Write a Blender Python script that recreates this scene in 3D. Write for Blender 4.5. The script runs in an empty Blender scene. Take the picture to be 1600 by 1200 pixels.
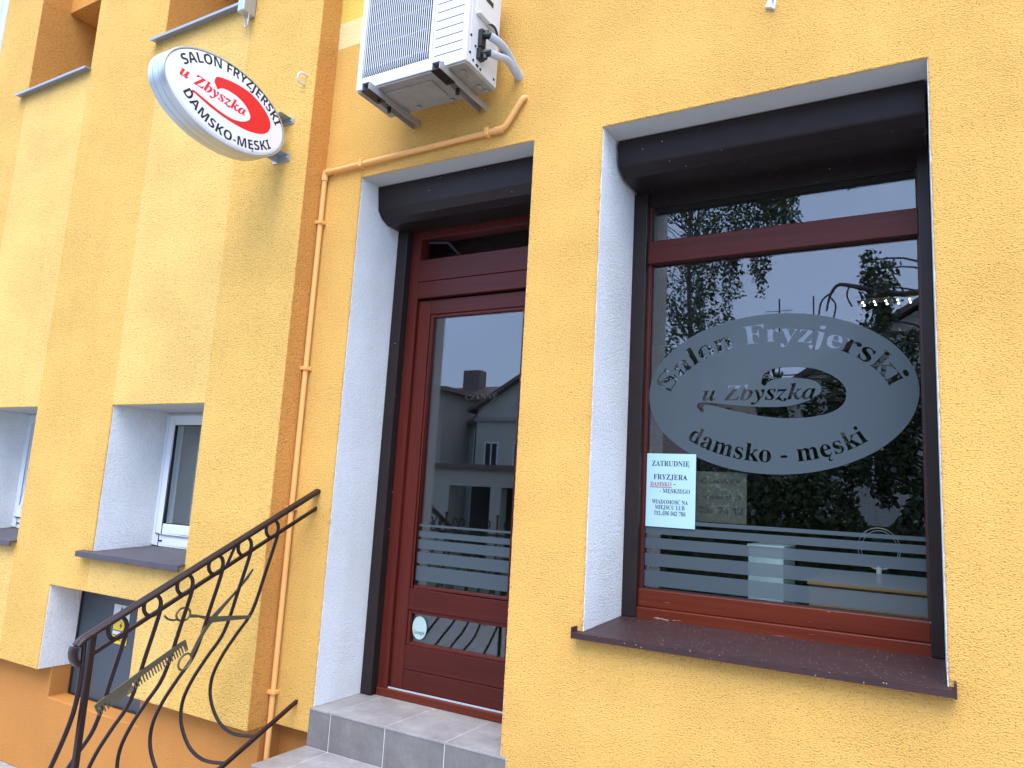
import bpy, bmesh, math, random
from mathutils import Vector, Matrix
R = math.radians
S = bpy.context.scene
COL = S.collection

# ------------------------------------------------------------------ camera
cd = bpy.data.cameras.new('camera'); cam = bpy.data.objects.new('camera', cd); COL.objects.link(cam)
cd.sensor_fit = 'HORIZONTAL'; cd.sensor_width = 36.0; cd.lens = 36.0 * 1150.0 / 1600.0
cd.clip_start = 0.05; cd.clip_end = 2000
cx = Vector((0.86967268, 0.49040163, 0.05635304)); cdn = Vector((-0.02704712, 0.1613292, -0.98652995)); cf = Vector((-0.49288729, 0.85643396, 0.15356755))
mw = Matrix.Identity(4)
for i in range(3):
    mw[i][0] = cx[i]; mw[i][1] = -cdn[i]; mw[i][2] = -cf[i]
mw[0][3], mw[1][3], mw[2][3] = 0.0, -2.5, 1.6
cam.matrix_world = mw
S.camera = cam

# ------------------------------------------------------------------ sky, sun, exposure
SUN_EL, SUN_AZ = R(58), R(166)          # azimuth clockwise from +Y: in front of the facade
w = bpy.data.worlds.new('World'); S.world = w; w.use_nodes = True
wn = w.node_tree.nodes; wl = w.node_tree.links
sky = wn.new('ShaderNodeTexSky'); sky.sky_type = 'NISHITA'; sky.sun_disc = False
sky.sun_elevation = SUN_EL; sky.sun_rotation = SUN_AZ; sky.air_density = 1.0; sky.dust_density = 2.5; sky.ozone_density = 1.0
tcw = wn.new('ShaderNodeTexCoord'); nzw = wn.new('ShaderNodeTexNoise'); nzw.inputs['Scale'].default_value = 2.2; nzw.inputs['Detail'].default_value = 6
rpw = wn.new('ShaderNodeValToRGB'); rpw.color_ramp.elements[0].position = 0.35; rpw.color_ramp.elements[1].position = 0.75
rpw.color_ramp.elements[0].color = (0.6, 0.6, 0.6, 1); rpw.color_ramp.elements[1].color = (0.95, 0.95, 0.95, 1)
mxw = wn.new('ShaderNodeMix'); mxw.data_type = 'RGBA'; mxw.inputs[7].default_value = (6.3, 8.6, 14.2, 1)
wl.new(tcw.outputs['Generated'], nzw.inputs['Vector']); wl.new(nzw.outputs['Fac'], rpw.inputs['Fac'])
wl.new(rpw.outputs['Color'], mxw.inputs[0]); wl.new(sky.outputs['Color'], mxw.inputs[6])
wl.new(mxw.outputs[2], wn['Background'].inputs['Color'])
wn['Background'].inputs['Strength'].default_value = 0.12
sd = bpy.data.lights.new('sun', 'SUN'); sd.energy = 1.75; sd.angle = R(46); sd.color = (1.0, 0.96, 0.9)
so = bpy.data.objects.new('sun', sd); COL.objects.link(so)
sdir = Vector((math.sin(SUN_AZ) * math.cos(SUN_EL), math.cos(SUN_AZ) * math.cos(SUN_EL), math.sin(SUN_EL)))
so.rotation_euler = sdir.to_track_quat('Z', 'Y').to_euler(); so.location = sdir * 30
S.view_settings.view_transform = 'Standard'; S.view_settings.look = 'None'; S.view_settings.gamma = 1
S.view_settings.exposure = 1.23

# ------------------------------------------------------------------ materials
def mat(name, col, rough=0.6, metal=0.0, spec=0.5, coat=0.0):
    m = bpy.data.materials.new(name); m.use_nodes = True
    p = m.node_tree.nodes['Principled BSDF']
    p.inputs['Base Color'].default_value = (*col, 1); p.inputs['Roughness'].default_value = rough
    p.inputs['Metallic'].default_value = metal; p.inputs['Specular IOR Level'].default_value = spec
    p.inputs['Coat Weight'].default_value = coat; p.inputs['Coat Roughness'].default_value = 0.15
    return m
def nodes(m): return m.node_tree.nodes, m.node_tree.links, m.node_tree.nodes['Principled BSDF']
def coords(m, scale=(1, 1, 1)):
    n, l, p = nodes(m)
    g = n.new('ShaderNodeNewGeometry'); mp = n.new('ShaderNodeMapping'); mp.inputs['Scale'].default_value = scale
    l.new(g.outputs['Position'], mp.inputs['Vector']); return mp.outputs['Vector']
def noise(m, vec, scale, detail=4, rough=0.5):
    n, l, p = nodes(m); t = n.new('ShaderNodeTexNoise'); t.inputs['Scale'].default_value = scale
    t.inputs['Detail'].default_value = detail; t.inputs['Roughness'].default_value = rough; l.new(vec, t.inputs['Vector']); return t.outputs['Fac']
def ramp(m, fac, stops):
    n, l, p = nodes(m); r = n.new('ShaderNodeValToRGB'); e = r.color_ramp.elements
    while len(e) < len(stops): e.new(0.5)
    for k, (pos, c) in enumerate(stops):
        e[k].position = pos; e[k].color = (*c, 1) if len(c) == 3 else c
    l.new(fac, r.inputs['Fac']); return r.outputs['Color']
def mul(m, a, b, fac=1.0):
    n, l, p = nodes(m); x = n.new('ShaderNodeMix'); x.data_type = 'RGBA'; x.blend_type = 'MULTIPLY'; x.inputs[0].default_value = fac
    l.new(a, x.inputs[6]); l.new(b, x.inputs[7]); return x.outputs[2]
def math_(m, op, a, b):
    n, l, p = nodes(m); x = n.new('ShaderNodeMath'); x.operation = op
    for k, v in enumerate((a, b)):
        if isinstance(v, (int, float)): x.inputs[k].default_value = v
        else: l.new(v, x.inputs[k])
    return x.outputs[0]
def bump(m, h, dist, strength=1.0):
    n, l, p = nodes(m); b = n.new('ShaderNodeBump'); b.inputs['Distance'].default_value = dist; b.inputs['Strength'].default_value = strength
    l.new(h, b.inputs['Height']); l.new(b.outputs['Normal'], p.inputs['Normal'])
def stucco(name, col, grain=1.12, depth=0.011, pit=0.42):
    m = mat(name, col, 0.92, spec=0.15); n, l, p = nodes(m)
    v = coords(m, (1, 1, 1.5))
    mid = noise(m, v, 135 * grain, 2, 0.55)
    fine = noise(m, v, 290 * grain, 3, 0.6)
    big = noise(m, v, 55 * grain, 2, 0.5)
    h = math_(m, 'ADD', math_(m, 'MULTIPLY', mid, 0.8), math_(m, 'MULTIPLY', fine, 0.4))
    h = math_(m, 'ADD', h, math_(m, 'MULTIPLY', big, 0.35))
    h = math_(m, 'MULTIPLY', h, math_(m, 'ADD', math_(m, 'MULTIPLY', noise(m, v, 2.5, 3), 1.1), 0.45))
    bump(m, h, depth, 1.0)
    pit_shade = ramp(m, math_(m, 'ADD', math_(m, 'MULTIPLY', mid, 0.62), math_(m, 'MULTIPLY', fine, 0.38)), [(0.365, (pit, pit * 0.9, pit * 0.72)), (0.445, (1, 1, 1))])  # micro shadows of the pits darkened into the base colour
    v = coords(m)
    tone = ramp(m, noise(m, v, 1.3, 4, 0.6), [(0.28, (0.94, 0.93, 0.915)), (0.72, (1.05, 1.05, 1.06))])
    strk = ramp(m, noise(m, coords(m, (7, 7, 0.5)), 1.0, 4, 0.6), [(0.3, (0.955, 0.95, 0.94)), (0.6, (1.0, 1.0, 1.0))])
    rgb = n.new('ShaderNodeRGB'); rgb.outputs[0].default_value = (*col, 1)
    l.new(mul(m, mul(m, mul(m, rgb.outputs[0], pit_shade), tone), strk), p.inputs['Base Color'])
    return m
M = {}
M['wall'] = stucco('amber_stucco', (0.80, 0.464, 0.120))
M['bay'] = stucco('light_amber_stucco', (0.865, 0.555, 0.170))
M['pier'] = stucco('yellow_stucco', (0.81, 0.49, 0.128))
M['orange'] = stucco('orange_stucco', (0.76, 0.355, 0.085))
M['plinth'] = stucco('plinth_stucco', (0.50, 0.215, 0.054), 1.2, 0.003, 0.8)
M['cream'] = stucco('cream_stucco', (0.85, 0.74, 0.36)); M['lemon'] = stucco('lemon_stucco', (0.85, 0.62, 0.12))
M['white'] = stucco('white_stucco', (0.86, 0.87, 0.85), 0.9, 0.009, 0.8)
M['shaded_white'] = mat('shaded_soffit', (0.46, 0.46, 0.44), 0.85)  # soffits are white paint; the grey carries their underside shade

def wood(name, c1, c2, horiz=True, rough=0.38):
    m = mat(name, c1, rough, spec=0.22, coat=0.02); n, l, p = nodes(m)
    v = coords(m, (2, 30, 60) if horiz else (60, 30, 2))
    l.new(ramp(m, noise(m, v, 1.0, 6, 0.65), [(0.3, c1), (0.7, c2)]), p.inputs['Base Color'])
    bump(m, noise(m, v, 2.0, 4), 0.0004, 0.4); return m
M['wood_h'] = wood('mahogany_rail', (0.050, 0.0075, 0.0055), (0.078, 0.0115, 0.0075))
M['wood_v'] = wood('mahogany_stile', (0.062, 0.009, 0.006), (0.098, 0.015, 0.009), False)
def wear(m):
    n, l, p = nodes(m); v = coords(m, (9, 60, 170)); src = p.inputs['Base Color'].links[0].from_socket
    a = ramp(m, math_(m, 'MULTIPLY', noise(m, v, 1.0, 5, 0.7), math_(m, 'ADD', noise(m, coords(m, (3, 3, 22)), 1.0, 3), 0.55)), [(0.735, (0, 0, 0)), (0.76, (1, 1, 1))])
    x = n.new('ShaderNodeMix'); x.data_type = 'RGBA'; x.inputs[7].default_value = (0.33, 0.25, 0.21, 1); l.new(a, x.inputs[0]); l.new(src, x.inputs[6]); l.new(x.outputs[2], p.inputs['Base Color'])
M['wood_low'] = wood('worn_mahogany', (0.088, 0.0135, 0.006), (0.125, 0.022, 0.0085))
wear(M['wood_low'])
def speck(name, col, sp, rough, thr, scale, metal=0.0):
    m = mat(name, col, rough, metal, spec=0.3); n, l, p = nodes(m); v = coords(m)
    vo = n.new('ShaderNodeTexVoronoi'); vo.inputs['Scale'].default_value = scale; l.new(v, vo.inputs['Vector'])
    base = ramp(m, noise(m, v, 14, 5, 0.6), [(0.3, tuple(c * 0.85 for c in col)), (0.7, tuple(c * 1.15 for c in col))])
    x = n.new('ShaderNodeMix'); x.data_type = 'RGBA'; x.inputs[7].default_value = (*sp, 1)
    l.new(ramp(m, vo.outputs['Distance'], [(thr * 0.7, (1, 1, 1)), (thr, (0, 0, 0))]), x.inputs[0]); l.new(base, x.inputs[6])
    l.new(x.outputs[2], p.inputs['Base Color']); return m
M['shutter'] = speck('brown_aluminium', (0.017, 0.011, 0.010), (0.5, 0.5, 0.5), 0.38, 0.05, 22)
M['sill'] = speck('brown_sill_sheet', (0.040, 0.019, 0.019), (0.36, 0.33, 0.31), 0.5, 0.12, 60)
M['grey_sill'] = speck('grey_brown_sill', (0.07, 0.058, 0.066), (0.3, 0.3, 0.3), 0.45, 0.05, 60)
M['zinc_sill'] = mat('pale_zinc_sill', (0.30, 0.32, 0.37), 0.4, 0.4)
M['pvc'] = mat('white_pvc', (0.74, 0.79, 0.83), 0.3)
M['gasket'] = mat('black_gasket', (0.012, 0.012, 0.013), 0.6)
M['galv'] = mat('galvanised_steel', (0.42, 0.45, 0.46), 0.42, 0.6)
M['dgalv'] = mat('weathered_steel', (0.42, 0.41, 0.385), 0.45, 0.5)
M['acw'] = mat('white_enamel', (0.64, 0.655, 0.655), 0.4)
M['louvre_line'] = mat('louvre_slot', (0.06, 0.06, 0.06), 0.6)  # dark grey for the louvre lines and panel seam
M['acb'] = speck('dusty_base_plate', (0.27, 0.25, 0.215), (0.14, 0.12, 0.1), 0.55, 0.08, 16)
M['black'] = mat('black_plastic', (0.01, 0.01, 0.01), 0.45)
M['pipe'] = mat('orange_painted_conduit', (0.80, 0.40, 0.12), 0.6)
M['insul'] = mat('grey_pipe_wrap', (0.42, 0.46, 0.5), 0.6)
M['iron'] = speck('dark_brown_iron', (0.022, 0.010, 0.0085), (0.2, 0.15, 0.13), 0.36, 0.07, 70)
M['brass'] = mat('olive_brass_plate', (0.14, 0.12, 0.07), 0.45, 0.5)
M['signw'] = mat('white_sign_face', (0.86, 0.87, 0.90), 0.35)
M['alu'] = mat('silver_aluminium_rim', (0.52, 0.56, 0.57), 0.36, 0.65)
M['red'] = mat('red_vinyl', (0.80, 0.018, 0.022), 0.4)
M['ink'] = mat('black_vinyl', (0.008, 0.008, 0.008), 0.5)
M['redink'] = mat('red_print', (0.30, 0.03, 0.06), 0.6)
M['navyink'] = mat('dark_print', (0.02, 0.02, 0.05), 0.6)
M['paper'] = mat('pale_blue_paper', (0.36, 0.56, 0.60), 0.7)
M['darkpaper'] = mat('dark_olive_sheet', (0.062, 0.064, 0.050), 0.8)  # even dark olive of the second notice
M['yellow'] = mat('warning_yellow', (0.75, 0.52, 0.02), 0.5)
M['labelw'] = mat('label_white', (0.62, 0.64, 0.66), 0.5)
M['steel_door'] = mat('slate_blue_steel', (0.042, 0.056, 0.070), 0.45)
M['mint'] = mat('pale_mint_sticker', (0.36, 0.50, 0.48), 0.5)
def tile(name, col):
    m = mat(name, col, 0.42); n, l, p = nodes(m); v = coords(m)
    a = ramp(m, noise(m, v, 7, 6, 0.65), [(0.3, tuple(c * 0.78 for c in col)), (0.7, tuple(c * 1.25 for c in col))])
    b = ramp(m, noise(m, v, 45, 5, 0.7), [(0.35, (0.9, 0.9, 0.9)), (0.75, (1.12, 1.12, 1.12))])
    l.new(mul(m, a, b), p.inputs['Base Color']); bump(m, noise(m, v, 60, 4), 0.0006, 0.5); return m
M['tile'] = tile('grey_porcelain_tile', (0.16, 0.148, 0.138)); M['tile_top'] = tile('skylit_tread_tile', (0.275, 0.256, 0.245))  # treads paler than risers: sky glare on the tops put into the colour
M['grout'] = mat('pale_grout', (0.52, 0.52, 0.50), 0.9)
def glass(name, r0=0.095, tint=(0.93, 0.96, 0.95)):
    m = bpy.data.materials.new(name); m.use_nodes = True; n = m.node_tree.nodes; l = m.node_tree.links; n.remove(n['Principled BSDF'])
    o = n['Material Output']; mx = n.new('ShaderNodeMixShader'); t = n.new('ShaderNodeBsdfTransparent'); g = n.new('ShaderNodeBsdfGlossy')
    g.inputs['Roughness'].default_value = 0.0; t.inputs['Color'].default_value = (*tint, 1)
    ge = n.new('ShaderNodeNewGeometry'); d = n.new('ShaderNodeVectorMath'); d.operation = 'DOT_PRODUCT'; l.new(ge.outputs['Incoming'], d.inputs[0]); l.new(ge.outputs['Normal'], d.inputs[1])
    def mm(op, x, y=None):
        k = n.new('ShaderNodeMath'); k.operation = op
        for i, v in enumerate((x, y)):
            if v is None: continue
            if isinstance(v, (int, float)): k.inputs[i].default_value = v
            else: l.new(v, k.inputs[i])
        return k.outputs[0]
    f = mm('ADD', mm('MULTIPLY', mm('POWER', mm('SUBTRACT', 1.0, mm('ABSOLUTE', d.outputs['Value'])), 5.0), 1 - r0), r0)      # Schlick: the same from both sides of the pane
    l.new(f, mx.inputs[0]); l.new(t.outputs[0], mx.inputs[1]); l.new(g.outputs[0], mx.inputs[2]); l.new(mx.outputs[0], o.inputs['Surface']); return m
M['glass'] = glass('window_glass')
def film(name, col, alpha):
    m = mat(name, col, 0.5, spec=0.25); m.node_tree.nodes['Principled BSDF'].inputs['Alpha'].default_value = alpha; return m
M['frost'] = film('frosted_film', (0.070, 0.094, 0.108), 0.80)
M['faint'] = film('faint_lettering', (0.09, 0.09, 0.085), 0.4)
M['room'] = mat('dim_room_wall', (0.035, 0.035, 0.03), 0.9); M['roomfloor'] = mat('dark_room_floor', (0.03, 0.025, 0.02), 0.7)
M['cab'] = mat('pale_blue_cabinet', (0.55, 0.72, 0.78), 0.5); M['tan'] = mat('tan_veneer', (0.42, 0.26, 0.12), 0.6)
M['lace'] = film('white_net', (0.7, 0.72, 0.72), 0.55)
M['lamp'] = mat('lit_bulb', (1, 1, 1)); M['lamp'].node_tree.nodes['Principled BSDF'].inputs['Emission Color'].default_value = (1, 0.97, 0.9, 1); M['lamp'].node_tree.nodes['Principled BSDF'].inputs['Emission Strength'].default_value = 7
M['pave'] = tile('concrete_paving', (0.34, 0.33, 0.315)); M['road'] = tile('asphalt', (0.055, 0.055, 0.057)); M['lawn'] = tile('verge_soil_and_turf', (0.06, 0.075, 0.03))
M['kerb'] = tile('kerb_concrete', (0.33, 0.32, 0.31))
M['house'] = stucco('grey_render', (0.46, 0.45, 0.40), 0.3); M['house2'] = stucco('pale_render', (0.60, 0.58, 0.52), 0.3)
M['roof'] = tile('brown_roof_tiles', (0.16, 0.11, 0.09)); M['brick'] = tile('sooty_brick', (0.16, 0.11, 0.09))
M['bark'] = tile('bark', (0.09, 0.08, 0.07)); M['leaf'] = tile('birch_leaf', (0.085, 0.12, 0.045)); M['leaf2'] = tile('dark_leaf', (0.05, 0.08, 0.032))

# ------------------------------------------------------------------ mesh helpers
def empty(name, loc, label, cat, group=None):
    o = bpy.data.objects.new(name, None); COL.objects.link(o); o.location = loc; o.empty_display_size = 0.1
    o['label'] = label; o['category'] = cat
    if group: o['group'] = group
    return o
def root_loc(p):
    while p.parent: p = p.parent
    return Vector(p.location)
class MB:
    def __init__(s): s.v = []; s.f = []; s.mi = []
    def face(s, idx, mi=0): s.f.append(tuple(idx)); s.mi.append(mi)
    def quad(s, a, b, c, d, mi=0):
        k = len(s.v); s.v += [Vector(a), Vector(b), Vector(c), Vector(d)]; s.face((k, k + 1, k + 2, k + 3), mi); return s
    def box(s, x0, x1, y0, y1, z0, z1, mi=0):
        k = len(s.v)
        s.v += [Vector((x, y, z)) for z in (z0, z1) for y in (y0, y1) for x in (x0, x1)]
        for q in ((0, 2, 3, 1), (4, 5, 7, 6), (0, 1, 5, 4), (2, 6, 7, 3), (0, 4, 6, 2), (1, 3, 7, 5)): s.face([k + i for i in q], mi)
        return s
    def prism(s, poly, fn, t0, t1, mi=0):
        """poly: 2D outline, fn(u, v, t) -> 3D"""
        k = len(s.v); n = len(poly)
        for t in (t0, t1): s.v += [Vector(fn(u, v, t)) for u, v in poly]
        s.face(range(k + n - 1, k - 1, -1), mi); s.face(range(k + n, k + 2 * n), mi)
        for i in range(n):
            j = (i + 1) % n; s.face((k + i, k + j, k + n + j, k + n + i), mi)
        return s
    def tube(s, pts, r, seg=10, closed=False, square=False, prof=None, up=None):
        pts = [Vector(p) for p in pts]; n = len(pts); k = len(s.v); rr = r if isinstance(r, (list, tuple)) else [r] * n
        prev = None
        if prof is None:
            if square: prof = [(math.cos(a), math.sin(a)) for a in (R(45), R(135), R(225), R(315))]; prof = [(a * 1.3, b * 1.3) for a, b in prof]
            else: prof = [(math.cos(2 * math.pi * i / seg), math.sin(2 * math.pi * i / seg)) for i in range(seg)]
        m = len(prof)
        for i, p in enumerate(pts):
            a = pts[(i - 1) % n] if (closed or i > 0) else p; b = pts[(i + 1) % n] if (closed or i < n - 1) else p
            d = (b - a).normalized()
            ref = up or prev or (Vector((0, 0, 1)) if abs(d.z) < 0.9 else Vector((1, 0, 0)))
            ref = Vector(ref)
            nx = d.cross(ref); nx = nx.normalized() if nx.length > 1e-6 else d.orthogonal().normalized()
            ny = nx.cross(d).normalized(); prev = ny
            for u, v in prof: s.v.append(p + nx * (u * rr[i]) + ny * (v * rr[i]))
        for i in range(n if closed else n - 1):
            j = (i + 1) % n
            for q in range(m):
                t = (q + 1) % m; s.face((k + i * m + q, k + i * m + t, k + j * m + t, k + j * m + q))
        if not closed:
            s.face([k + q for q in range(m - 1, -1, -1)]); s.face([k + (n - 1) * m + q for q in range(m)])
        return s
    def ball(s, c, r, seg=10, ring=6, sc=(1, 1, 1)):
        k = len(s.v); c = Vector(c)
        for i in range(ring + 1):
            a = math.pi * i / ring
            for j in range(seg):
                b = 2 * math.pi * j / seg; s.v.append(c + Vector((r * sc[0] * math.sin(a) * math.cos(b), r * sc[1] * math.sin(a) * math.sin(b), r * sc[2] * math.cos(a))))
        for i in range(ring):
            for j in range(seg):
                t = (j + 1) % seg; s.face((k + i * seg + j, k + (i + 1) * seg + j, k + (i + 1) * seg + t, k + i * seg + t))
        return s
    def build(s, name, mats, parent=None, bev=0.0, smooth=False, label=None, seg=2, origin=None):
        off = root_loc(parent) if parent else (Vector(origin) if origin else Vector((0, 0, 0)))
        me = bpy.data.meshes.new(name); me.from_pydata([tuple(v - off) for v in s.v], [], s.f)
        for m in (mats if isinstance(mats, (list, tuple)) else [mats]): me.materials.append(m)
        for p, i in zip(me.polygons, s.mi): p.material_index = i
        bm = bmesh.new(); bm.from_mesh(me)
        bmesh.ops.remove_doubles(bm, verts=bm.verts, dist=1e-6)
        bmesh.ops.recalc_face_normals(bm, faces=bm.faces)
        if bev:
            ed = [e for e in bm.edges if len(e.link_faces) == 2 and e.calc_face_angle(0) > R(30)]
            bmesh.ops.bevel(bm, geom=ed, offset=bev, segments=seg, profile=0.5, affect='EDGES', clamp_overlap=True)
        bm.to_mesh(me); bm.free()
        if smooth:
            for p in me.polygons: p.use_smooth = True
            try: me.set_sharp_from_angle(angle=R(40))
            except Exception: pass
        o = bpy.data.objects.new(name, me); COL.objects.link(o)
        if parent: o.parent = parent
        else: o.location = off
        if label: o['label'] = label
        return o
def top(o, label, cat, group=None):
    o['label'] = label; o['category'] = cat
    if group: o['group'] = group
    return o
def struct(o): o['kind'] = 'structure'; return o
def stuff(o): o['kind'] = 'stuff'; return o
def arc_pts(fn, a0, a1, n): return [fn(a0 + (a1 - a0) * i / n) for i in range(n + 1)]
def catmull(pts, n=6):
    P = [Vector(p) for p in pts]; out = []
    for i in range(len(P) - 1):
        p0, p1, p2, p3 = P[max(i - 1, 0)], P[i], P[i + 1], P[min(i + 2, len(P) - 1)]
        for k in range(n):
            t = k / n
            out.append(0.5 * ((2 * p1) + (p2 - p0) * t + (2 * p0 - 5 * p1 + 4 * p2 - p3) * t * t + (3 * p1 - p0 - 3 * p2 + p3) * t ** 3))
    return out + [P[-1]]

# ------------------------------------------------------------------ lettering
def _map(s, U, L, D):
    out = ''
    for c in s:
        if 'A' <= c <= 'Z': out += chr(U + ord(c) - 65)
        elif 'a' <= c <= 'z': out += chr(L + ord(c) - 97)
        elif c.isdigit() and D: out += chr(D + int(c))
        else: out += c
    return out
STY = {'serif': lambda s: _map(s, 0x1D400, 0x1D41A, 0x1D7CE), 'italic': lambda s: _map(s, 0x1D468, 0x1D482, 0x1D7CE), 'sans': lambda s: s, 'sansbold': lambda s: _map(s, 0x1D5D4, 0x1D5EE, 0x1D7EC)}
PL = {'Ę': ('E', 'o'), 'ę': ('e', 'o'), 'Ś': ('S', 'a'), 'Ć': ('C', 'a'), 'Ł': ('L', 's')}
def _raw(txt):
    c = bpy.data.curves.new('tmp_text', 'FONT'); c.body = txt; c.size = 1.0; c.resolution_u = 4
    o = bpy.data.objects.new('tmp_text', c); COL.objects.link(o)
    bpy.context.view_layer.update()
    cu = o.to_curve(bpy.context.evaluated_depsgraph_get(), apply_modifiers=False)
    polys = []
    for sp in cu.splines:
        pts = []
        if sp.type == 'BEZIER':
            B = sp.bezier_points; n = len(B)
            for i in range(n):
                a, b = B[i], B[(i + 1) % n]
                p0, p1, p2, p3 = a.co, a.handle_right, b.handle_left, b.co
                straight = ((p1 - p0).cross(p3 - p0).length + (p2 - p0).cross(p3 - p0).length) < 1e-5
                for k in range(1 if straight else 6):
                    t = k / 6; u = 1 - t
                    q = p0 * u ** 3 + p1 * 3 * u * u * t + p2 * 3 * u * t * t + p3 * t ** 3
                    pts.append((q.x, q.y))
        else: pts = [(p.co[0], p.co[1]) for p in sp.points]
        if len(pts) > 2: polys.append(pts)
    o.to_curve_clear(); bpy.data.objects.remove(o); bpy.data.curves.remove(c)
    return polys
def outline(txt, style):
    base = ''.join(PL[c][0] if c in PL else c for c in txt)
    polys = _raw(STY[style](base)); mx = lambda P: max(p[0] for q in P for p in q) if P else 0
    for i, c in enumerate(txt):
        if c in PL:
            pre = _raw(STY[style](base[:i + 1])); r = mx(pre); lft = mx(_raw(STY[style](base[:i]))) if base[:i].strip() else 0
            cap = c.isupper(); mid = (r + lft) / 2 + 0.02
            if PL[c][1] == 'o':
                x = r - (0.10 if cap else 0.13)
                polys.append([(x, -0.012), (x + 0.06, -0.012), (x - 0.005, -0.075), (x - 0.01, -0.115), (x + 0.02, -0.14), (x + 0.075, -0.125), (x + 0.075, -0.155), (x + 0.01, -0.185), (x - 0.06, -0.165), (x - 0.075, -0.11), (x - 0.045, -0.055)])
            elif PL[c][1] == 'a':
                polys.append([(mid - 0.03, 0.74), (mid + 0.03, 0.74), (mid + 0.14, 0.86), (mid + 0.03, 0.87)])
    return polys
def norm(polys):
    x0 = min(p[0] for q in polys for p in q); x1 = max(p[0] for q in polys for p in q)
    return [[(p[0] - x0, p[1]) for p in q] for q in polys], x1 - x0
def bold_(polys, d):
    ar = lambda q: sum(q[i - 1][0] * q[i][1] - q[i][0] * q[i - 1][1] for i in range(len(q)))
    sg_ = 1 if ar(max(polys, key=lambda q: abs(ar(q)))) > 0 else -1; out = []
    for q in polys:
        q = [p for i, p in enumerate(q) if math.hypot(p[0] - q[i - 1][0], p[1] - q[i - 1][1]) > 1e-5]; n = len(q); r = []
        for i in range(n):
            a, b, c = q[i - 1], q[i], q[(i + 1) % n]
            n1 = ((b[1] - a[1]), -(b[0] - a[0])); n2 = ((c[1] - b[1]), -(c[0] - b[0])); l1, l2 = math.hypot(*n1), math.hypot(*n2)
            m_ = (n1[0] / l1 + n2[0] / l2, n1[1] / l1 + n2[1] / l2); l = m_[0] ** 2 + m_[1] ** 2
            k = d * sg_ * 2 / max(l, 0.9); r.append((b[0] + m_[0] * k, b[1] + m_[1] * k))
        out.append(r)
    return out
def dens(q, step):
    out = []
    for i in range(len(q)):
        a, b = q[i], q[(i + 1) % len(q)]; d = math.hypot(b[0] - a[0], b[1] - a[1]); n = max(1, int(d / step))
        out += [(a[0] + (b[0] - a[0]) * k / n, a[1] + (b[1] - a[1]) * k / n) for k in range(n)]
    return out
def text_line(txt, style, x, z, size, width=None, align='l', bold=0):
    P, W = norm(bold_(outline(txt, style), bold) if bold else outline(txt, style)); sx = (width / W) if width else size
    dx = {'l': 0, 'c': -W * sx / 2, 'r': -W * sx}[align]
    return [[(x + dx + p[0] * sx, z + p[1] * size) for p in q] for q in P]
def text_arc(txt, style, size, a, b, c, xs, xe, lower=False, bold=0):
    """on the ellipse centred (0, c) with semi-axes a, b, between x = xs and x = xe"""
    P, W = norm(bold_(outline(txt, style), bold) if bold else outline(txt, style)); sg = -1 if lower else 1
    N = 400; th0, th1 = math.acos(xs / a), math.acos(xe / a)
    L = [0.0]; C = []
    for i in range(N + 1):
        t = th0 + (th1 - th0) * i / N; C.append((a * math.cos(t), c + sg * b * math.sin(t)))
        if i: L.append(L[-1] + math.hypot(C[i][0] - C[i - 1][0], C[i][1] - C[i - 1][1]))
    tot = L[-1]; out = []
    for q in P:
        r = []
        for u, v in dens(q, 0.12):
            d = u / W * tot; i = min(range(0, N, 1), key=lambda k: abs(L[k] - d)) if False else min(N - 1, max(0, int(d / tot * N)))
            while i > 0 and L[i] > d: i -= 1
            while i < N - 1 and L[i + 1] < d: i += 1
            t = (d - L[i]) / (L[i + 1] - L[i]); tx, tz = C[i + 1][0] - C[i][0], C[i + 1][1] - C[i][1]; h = math.hypot(tx, tz)
            px, pz = C[i][0] + tx * t, C[i][1] + tz * t
            r.append((px - tz / h * v * size, pz + tx / h * v * size))
        out.append(r)
    return out
def _tri(polys):
    cu = bpy.data.curves.new('tmp_fill', 'CURVE'); cu.dimensions = '2D'; cu.fill_mode = 'FRONT'
    for q in polys:
        sp = cu.splines.new('POLY'); sp.points.add(len(q) - 1); sp.use_cyclic_u = True
        for p, (x, y) in zip(sp.points, q): p.co = (x * 10, y * 10, 0, 1)
    o = bpy.data.objects.new('tmp_fill', cu); COL.objects.link(o); bpy.context.view_layer.update()
    me = bpy.data.meshes.new_from_object(o.evaluated_get(bpy.context.evaluated_depsgraph_get()))
    bpy.data.objects.remove(o); bpy.data.curves.remove(cu)
    r = ([(v.co.x / 10, v.co.y / 10) for v in me.vertices], [tuple(p.vertices) for p in me.polygons]); bpy.data.meshes.remove(me); return r
def inside(p, q):
    c = False
    for i in range(len(q)):
        a, b = q[i - 1], q[i]
        if (a[1] > p[1]) != (b[1] > p[1]) and p[0] < (b[0] - a[0]) * (p[1] - a[1]) / (b[1] - a[1]) + a[0]: c = not c
    return c
def fill(name, polys, fn, m, parent=None, label=None, origin=None, whole=False):
    """even-odd filled flat sheet, glyph by glyph unless whole; fn(u, v) -> world point"""
    if whole: groups = [polys]
    else:
        par = []
        for i, q in enumerate(polys): par.append([j for j, r in enumerate(polys) if j != i and inside(q[0], r)])
        groups = [[q] + [polys[k] for k in range(len(polys)) if i in par[k] and len(par[k]) == len(par[i]) + 1] for i, q in enumerate(polys) if len(par[i]) % 2 == 0]
    mb = MB()
    for g_ in groups:
        vs, fs = _tri(g_); k = len(mb.v); mb.v += [Vector(fn(x, y)) for x, y in vs]
        for f in fs: mb.face([k + i for i in f])
    return mb.build(name, m, parent, label=label, origin=origin)
def ell(a, b, cx_=0, cz_=0, n=128): return [(cx_ + a * math.cos(2 * math.pi * i / n), cz_ + b * math.sin(2 * math.pi * i / n)) for i in range(n)]
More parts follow.
